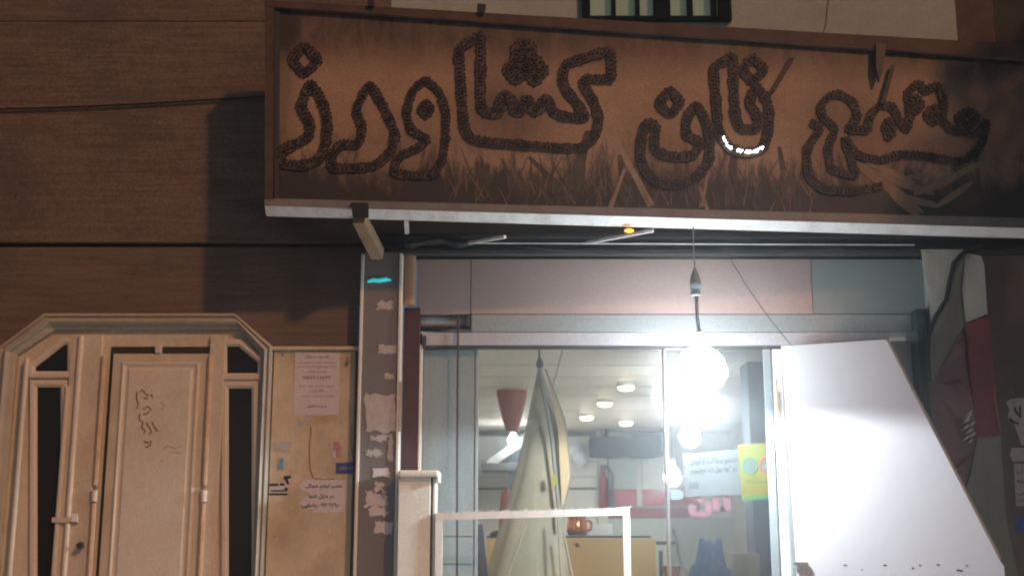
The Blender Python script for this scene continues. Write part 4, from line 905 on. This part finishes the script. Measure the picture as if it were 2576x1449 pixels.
for i, (px, py) in enumerate(((712, 891), (828, 1338))):
    add('wall_plug', MB().ball(P(px, py, YW), .011, 2, (1, .5, 1)), M['rust'] if i == 0 else M['paper'], None, ('rusty fixing head' if i == 0 else 'small white filler spot') + (' left of the printed notice' if i == 0 else ' low on the beige wall'), 'fixing')
# stain frame of an old poster on the beige wall
sg = MB(); YQ = YW
for pts, r_ in (([(783, 1075), (778, 1130), (780, 1180), (788, 1202)], .008), ([(885, 1068), (884, 1110), (888, 1150)], .006), ([(788, 1203), (820, 1206), (842, 1204)], .005)):
    sg.tube([P(x, y, YQ + r_ * .8) for x, y in pts], r_, 6)
add('glue_stain', sg, mat('brown_glue_stain', (.30, .19, .07), .8, var=.25, scale=12), None, 'brown old glue stain lines around a vanished poster', 'stain', kind='stuff')
# pillar scraps
YP = -.1005
for i, (x0, y0, x1, y1, am, m, lab) in enumerate((
        (948, 758, 988, 778, 4, 'paper_dirty', 'uppermost pale torn scrap on the grey pillar'), (952, 868, 996, 890, 3, 'paper_dirty', 'slanted pale scrap on the pillar above the brownish patch'), (968, 940, 992, 953, 3, 'paper_dirty', 'small faint scrap on the pillar just above the large torn sheet'),
        (920, 992, 996, 1086, 6, 'paper_dirty', 'large torn beige sheet on the middle of the pillar'), (932, 1096, 978, 1110, 4, 'paper_dirty', 'narrow torn strip just under the large sheet on the pillar'), (976, 1094, 988, 1160, 2.5, 'paper_dirty', 'tall thin vertical torn strip at the right of the pillar'),
        (922, 1130, 960, 1146, 5, 'paper_dirty', 'ragged whitish scrap left of the tall thin strip'), (938, 1178, 980, 1198, 3, 'paper', 'rounded white scrap on the pillar level with the cabinet top'), (944, 1212, 962, 1245, 6, 'paper', 'thin ragged upright white scrap above the pillar clump'),
        (918, 1238, 972, 1276, 7, 'paper', 'large ragged white paper clump low on the pillar'), (926, 1274, 974, 1296, 5, 'paper', 'torn white paper with square lower edge under the clump'), (942, 1312, 986, 1341, 4, 'paper', 'lowest oval white scrap on the pillar'))):
    sheet('paper_scrap', ragged(x0, y0, x1, y1, YP, am, 7, 40 + i), YP, M[m], lab, 'paper scrap')
add('cyan_streak', MB().tube([P(924, 709, YP - .004), P(938, 705, YP - .005), P(955, 706, YP - .005), P(972, 703, YP - .005), P(984, 705, YP - .004)], [.006, .013, .012, .013, .004], 8), M['cyan'], None, 'short glowing cyan streak of light near the pillar top', 'light', smooth=True)  # glowing cyan streak on the pillar
# blue graffiti at the far left edge
sheet('blue_marking', ragged(-40, 1040, 14, 1180, -.001, 4, 8, 71), -.001, M['blue'], 'ragged blue paint marking on the wall left of the door', 'marking')

# ================================================================== RIGHT SIDE: hanging vinyl, cable, torn posters
YV = -.07
bn = thing('vinyl_curtain', 'white, red and grey vinyl curtain bunched on the right pier', 'curtain', tuple(P(2430, 1449, YV))[:2] + (0.3,))
def vin(name, pts, m, dy=0.0, wav=.012, label=None):
    w = [W(x, y, YV + dy) for x, y in pts]
    mb = MB().prism(w, YV + dy - .005, YV + dy); b = mb.bm
    bmesh.ops.triangulate(b, faces=b.faces); bmesh.ops.subdivide_edges(b, edges=b.edges, cuts=3)
    for v in b.verts: v.co.y += wav * mnoise.noise((v.co.x * 9, 1.3, v.co.z * 1.6))
    return add(name, mb, M[m], bn, label=label)
vin('vinyl_white', [(2316, 628), (2424, 628), (2400, 656), (2390, 700), (2378, 765), (2343, 812), (2338, 758)], 'banner_white', .0, label='pale upper strip of the curtain')
vin('vinyl_grey', [(2425, 640), (2427, 700), (2432, 812), (2342, 968), (2340, 820), (2378, 768), (2392, 700)], 'banner_grey', .012)
vin('vinyl_white', [(2428, 636), (2466, 644), (2475, 667), (2483, 790), (2430, 812), (2421, 730)], 'banner_white', -.012, .004, label='bright rounded patch of the curtain')
vin('vinyl_red', [(2430, 816), (2485, 794), (2503, 949), (2516, 1092), (2457, 1100), (2440, 949)], 'banner_red', -.012, .006, label='dark red band of the curtain')
vin('vinyl_film', [(2428, 818), (2438, 949), (2455, 1100), (2445, 1160), (2425, 1240), (2380, 1300), (2338, 1200), (2338, 970)], 'banner_maroon', .006, .03, label='glossy maroon film of the curtain')
vin('vinyl_grey', [(2458, 1102), (2517, 1094), (2530, 1300), (2560, 1449), (2560, 1600), (2400, 1600), (2400, 1300), (2440, 1200)], 'banner_grey', .0, .01, label='lower grey green part of the curtain')
vin('vinyl_edge', [(2496, 985), (2502, 985), (2521, 1092), (2514, 1093)], 'orange', -.02, .0, label='bright orange edge of the red band')
gl = MB(); rnd = random.Random(9)
for i in range(9):
    x, y = rnd.uniform(2418, 2438), 1040 + i * 9
    gl.tube([P(x, y + 8, YV - .022), P(x + 10, y, YV - .024), P(x + 20, y - 8, YV - .022)], [.001, .006, .001], 6)
add('film_glint', gl, mat('bright_glint', (.75, .8, .82), .12, .6), bn, kind='stuff')  # bright slivers, glints painted on the glossy film
add('wall_cable', MB().tube(smooth := [P(x, y, -.10) for x, y in ((2470, 622), (2440, 628), (2420, 640), (2400, 662), (2391, 702), (2380, 755), (2352, 800), (2336, 845), (2334, 900), (2338, 960))], .015, 8), M['black'], None, 'thick black cable curving down the right pier', 'cable', smooth=True)
YR = -.0505
tpz = thing('torn_poster', 'torn white poster with dark strokes at the right picture edge', 'poster', tuple(P(2556, 1120, YR)))
add('sheet', MB().prism([W(x, y, YR) for x, y in ((2530, 1012), (2545, 1003), (2570, 1000), (2600, 1010), (2600, 1110), (2570, 1120), (2560, 1090), (2548, 1062), (2534, 1050), (2540, 1030))], YR - .002, YR), M['paper_dirty'], tpz)
gs = MB()
for st in ([(2552, 1024), (2556, 1036), (2562, 1044)], [(2540, 1052), (2552, 1062), (2562, 1066)], [(2566, 1020), (2566, 1050)]): gs.tube([P(x, y, YR - .003) for x, y in st], .007, 5)
add('dark_stroke', gs, M['ink'], tpz)
sheet('paper_scrap', ragged(2542, 1126, 2600, 1160, YR, 3, 6, 81), YR, M['paper_dirty'], 'grey torn paper just below the torn white poster', 'paper scrap')
p2 = thing('pink_poster', 'pinkish poster with black lines low at the right edge', 'poster', tuple(P(2575, 1270, YR)))
add('sheet', MB().prism([W(2550, 1166, YR), W(2620, 1164, YR), W(2620, 1272, YR), W(2556, 1272, YR)], YR - .002, YR), mat('pinkish_paper', (.50, .42, .41), .8), p2)
for py, s in ((1185, 'فروش'), (1210, 'ویژه'), (1238, 'تلفن'), (1256, 'تماس')):
    c = P(2580, py, YR - .0025); text('print_line', s, c.x, c.z, .11, YR - .0026, M['ink'], p2, height=.03, bold=.02)
sheet('blue_marking', ragged(2552, 1300, 2620, 1340, YR, 4, 6, 83), YR, M['blue'], 'dark blue torn sticker under the pinkish poster', 'sticker')

# unseen tree added on the right; its crown shades the end of the sign
tr = thing('added_shade_tree', 'unseen leafy tree added right of the shop to shade the sign', 'tree', (5.0, -2.2, 0))
add('trunk', MB().tube([(5.0, -2.2, 0), (5.03, -2.2, 1.2), (4.97, -2.22, 2.4), (5.05, -2.2, 3.6), (5.1, -2.25, 4.8)], [.15, .12, .11, .09, .05], 10), mat('grey_bark', (.12, .09, .07), .9, var=.3, scale=12, bump=.4), tr, smooth=True)
for i in range(6):
    a_ = i * 1.05; z_ = 2.9 + i * .3
    add('limb', MB().tube([(5.0, -2.2, z_), (5.0 + .5 * math.cos(a_), -2.2 + .4 * math.sin(a_), z_ + .4), (5.0 + .9 * math.cos(a_), -2.2 + .7 * math.sin(a_), z_ + .9)], [.05, .035, .015], 7), M['joint'], tr)
cw = bmesh.new(); rnd = random.Random(21)
while len(cw.faces) < 5600:
    p = Vector((rnd.uniform(-1, 1), rnd.uniform(-1, 1), rnd.uniform(-1, 1)))
    if p.length > 1 or mnoise.noise(p * 2.6) < -.12: continue
    c = Vector((5.15 + p.x * 1.15, -2.25 + p.y * .95, 4.6 + p.z * 1.75))
    a_ = Vector((rnd.gauss(0, 1), rnd.gauss(0, 1), rnd.gauss(0, 1))).normalized(); b_ = a_.orthogonal().normalized()
    L_ = rnd.uniform(.05, .09)
    cw.faces.new([cw.verts.new(c + a_ * L_), cw.verts.new(c + b_ * L_ * .45), cw.verts.new(c - a_ * L_), cw.verts.new(c - b_ * L_ * .45)])
mb = MB(); mb.merge(cw)
add('crown', mb, mat('dusty_leaves', (.05, .08, .03), .6, var=.3), tr, kind='stuff')
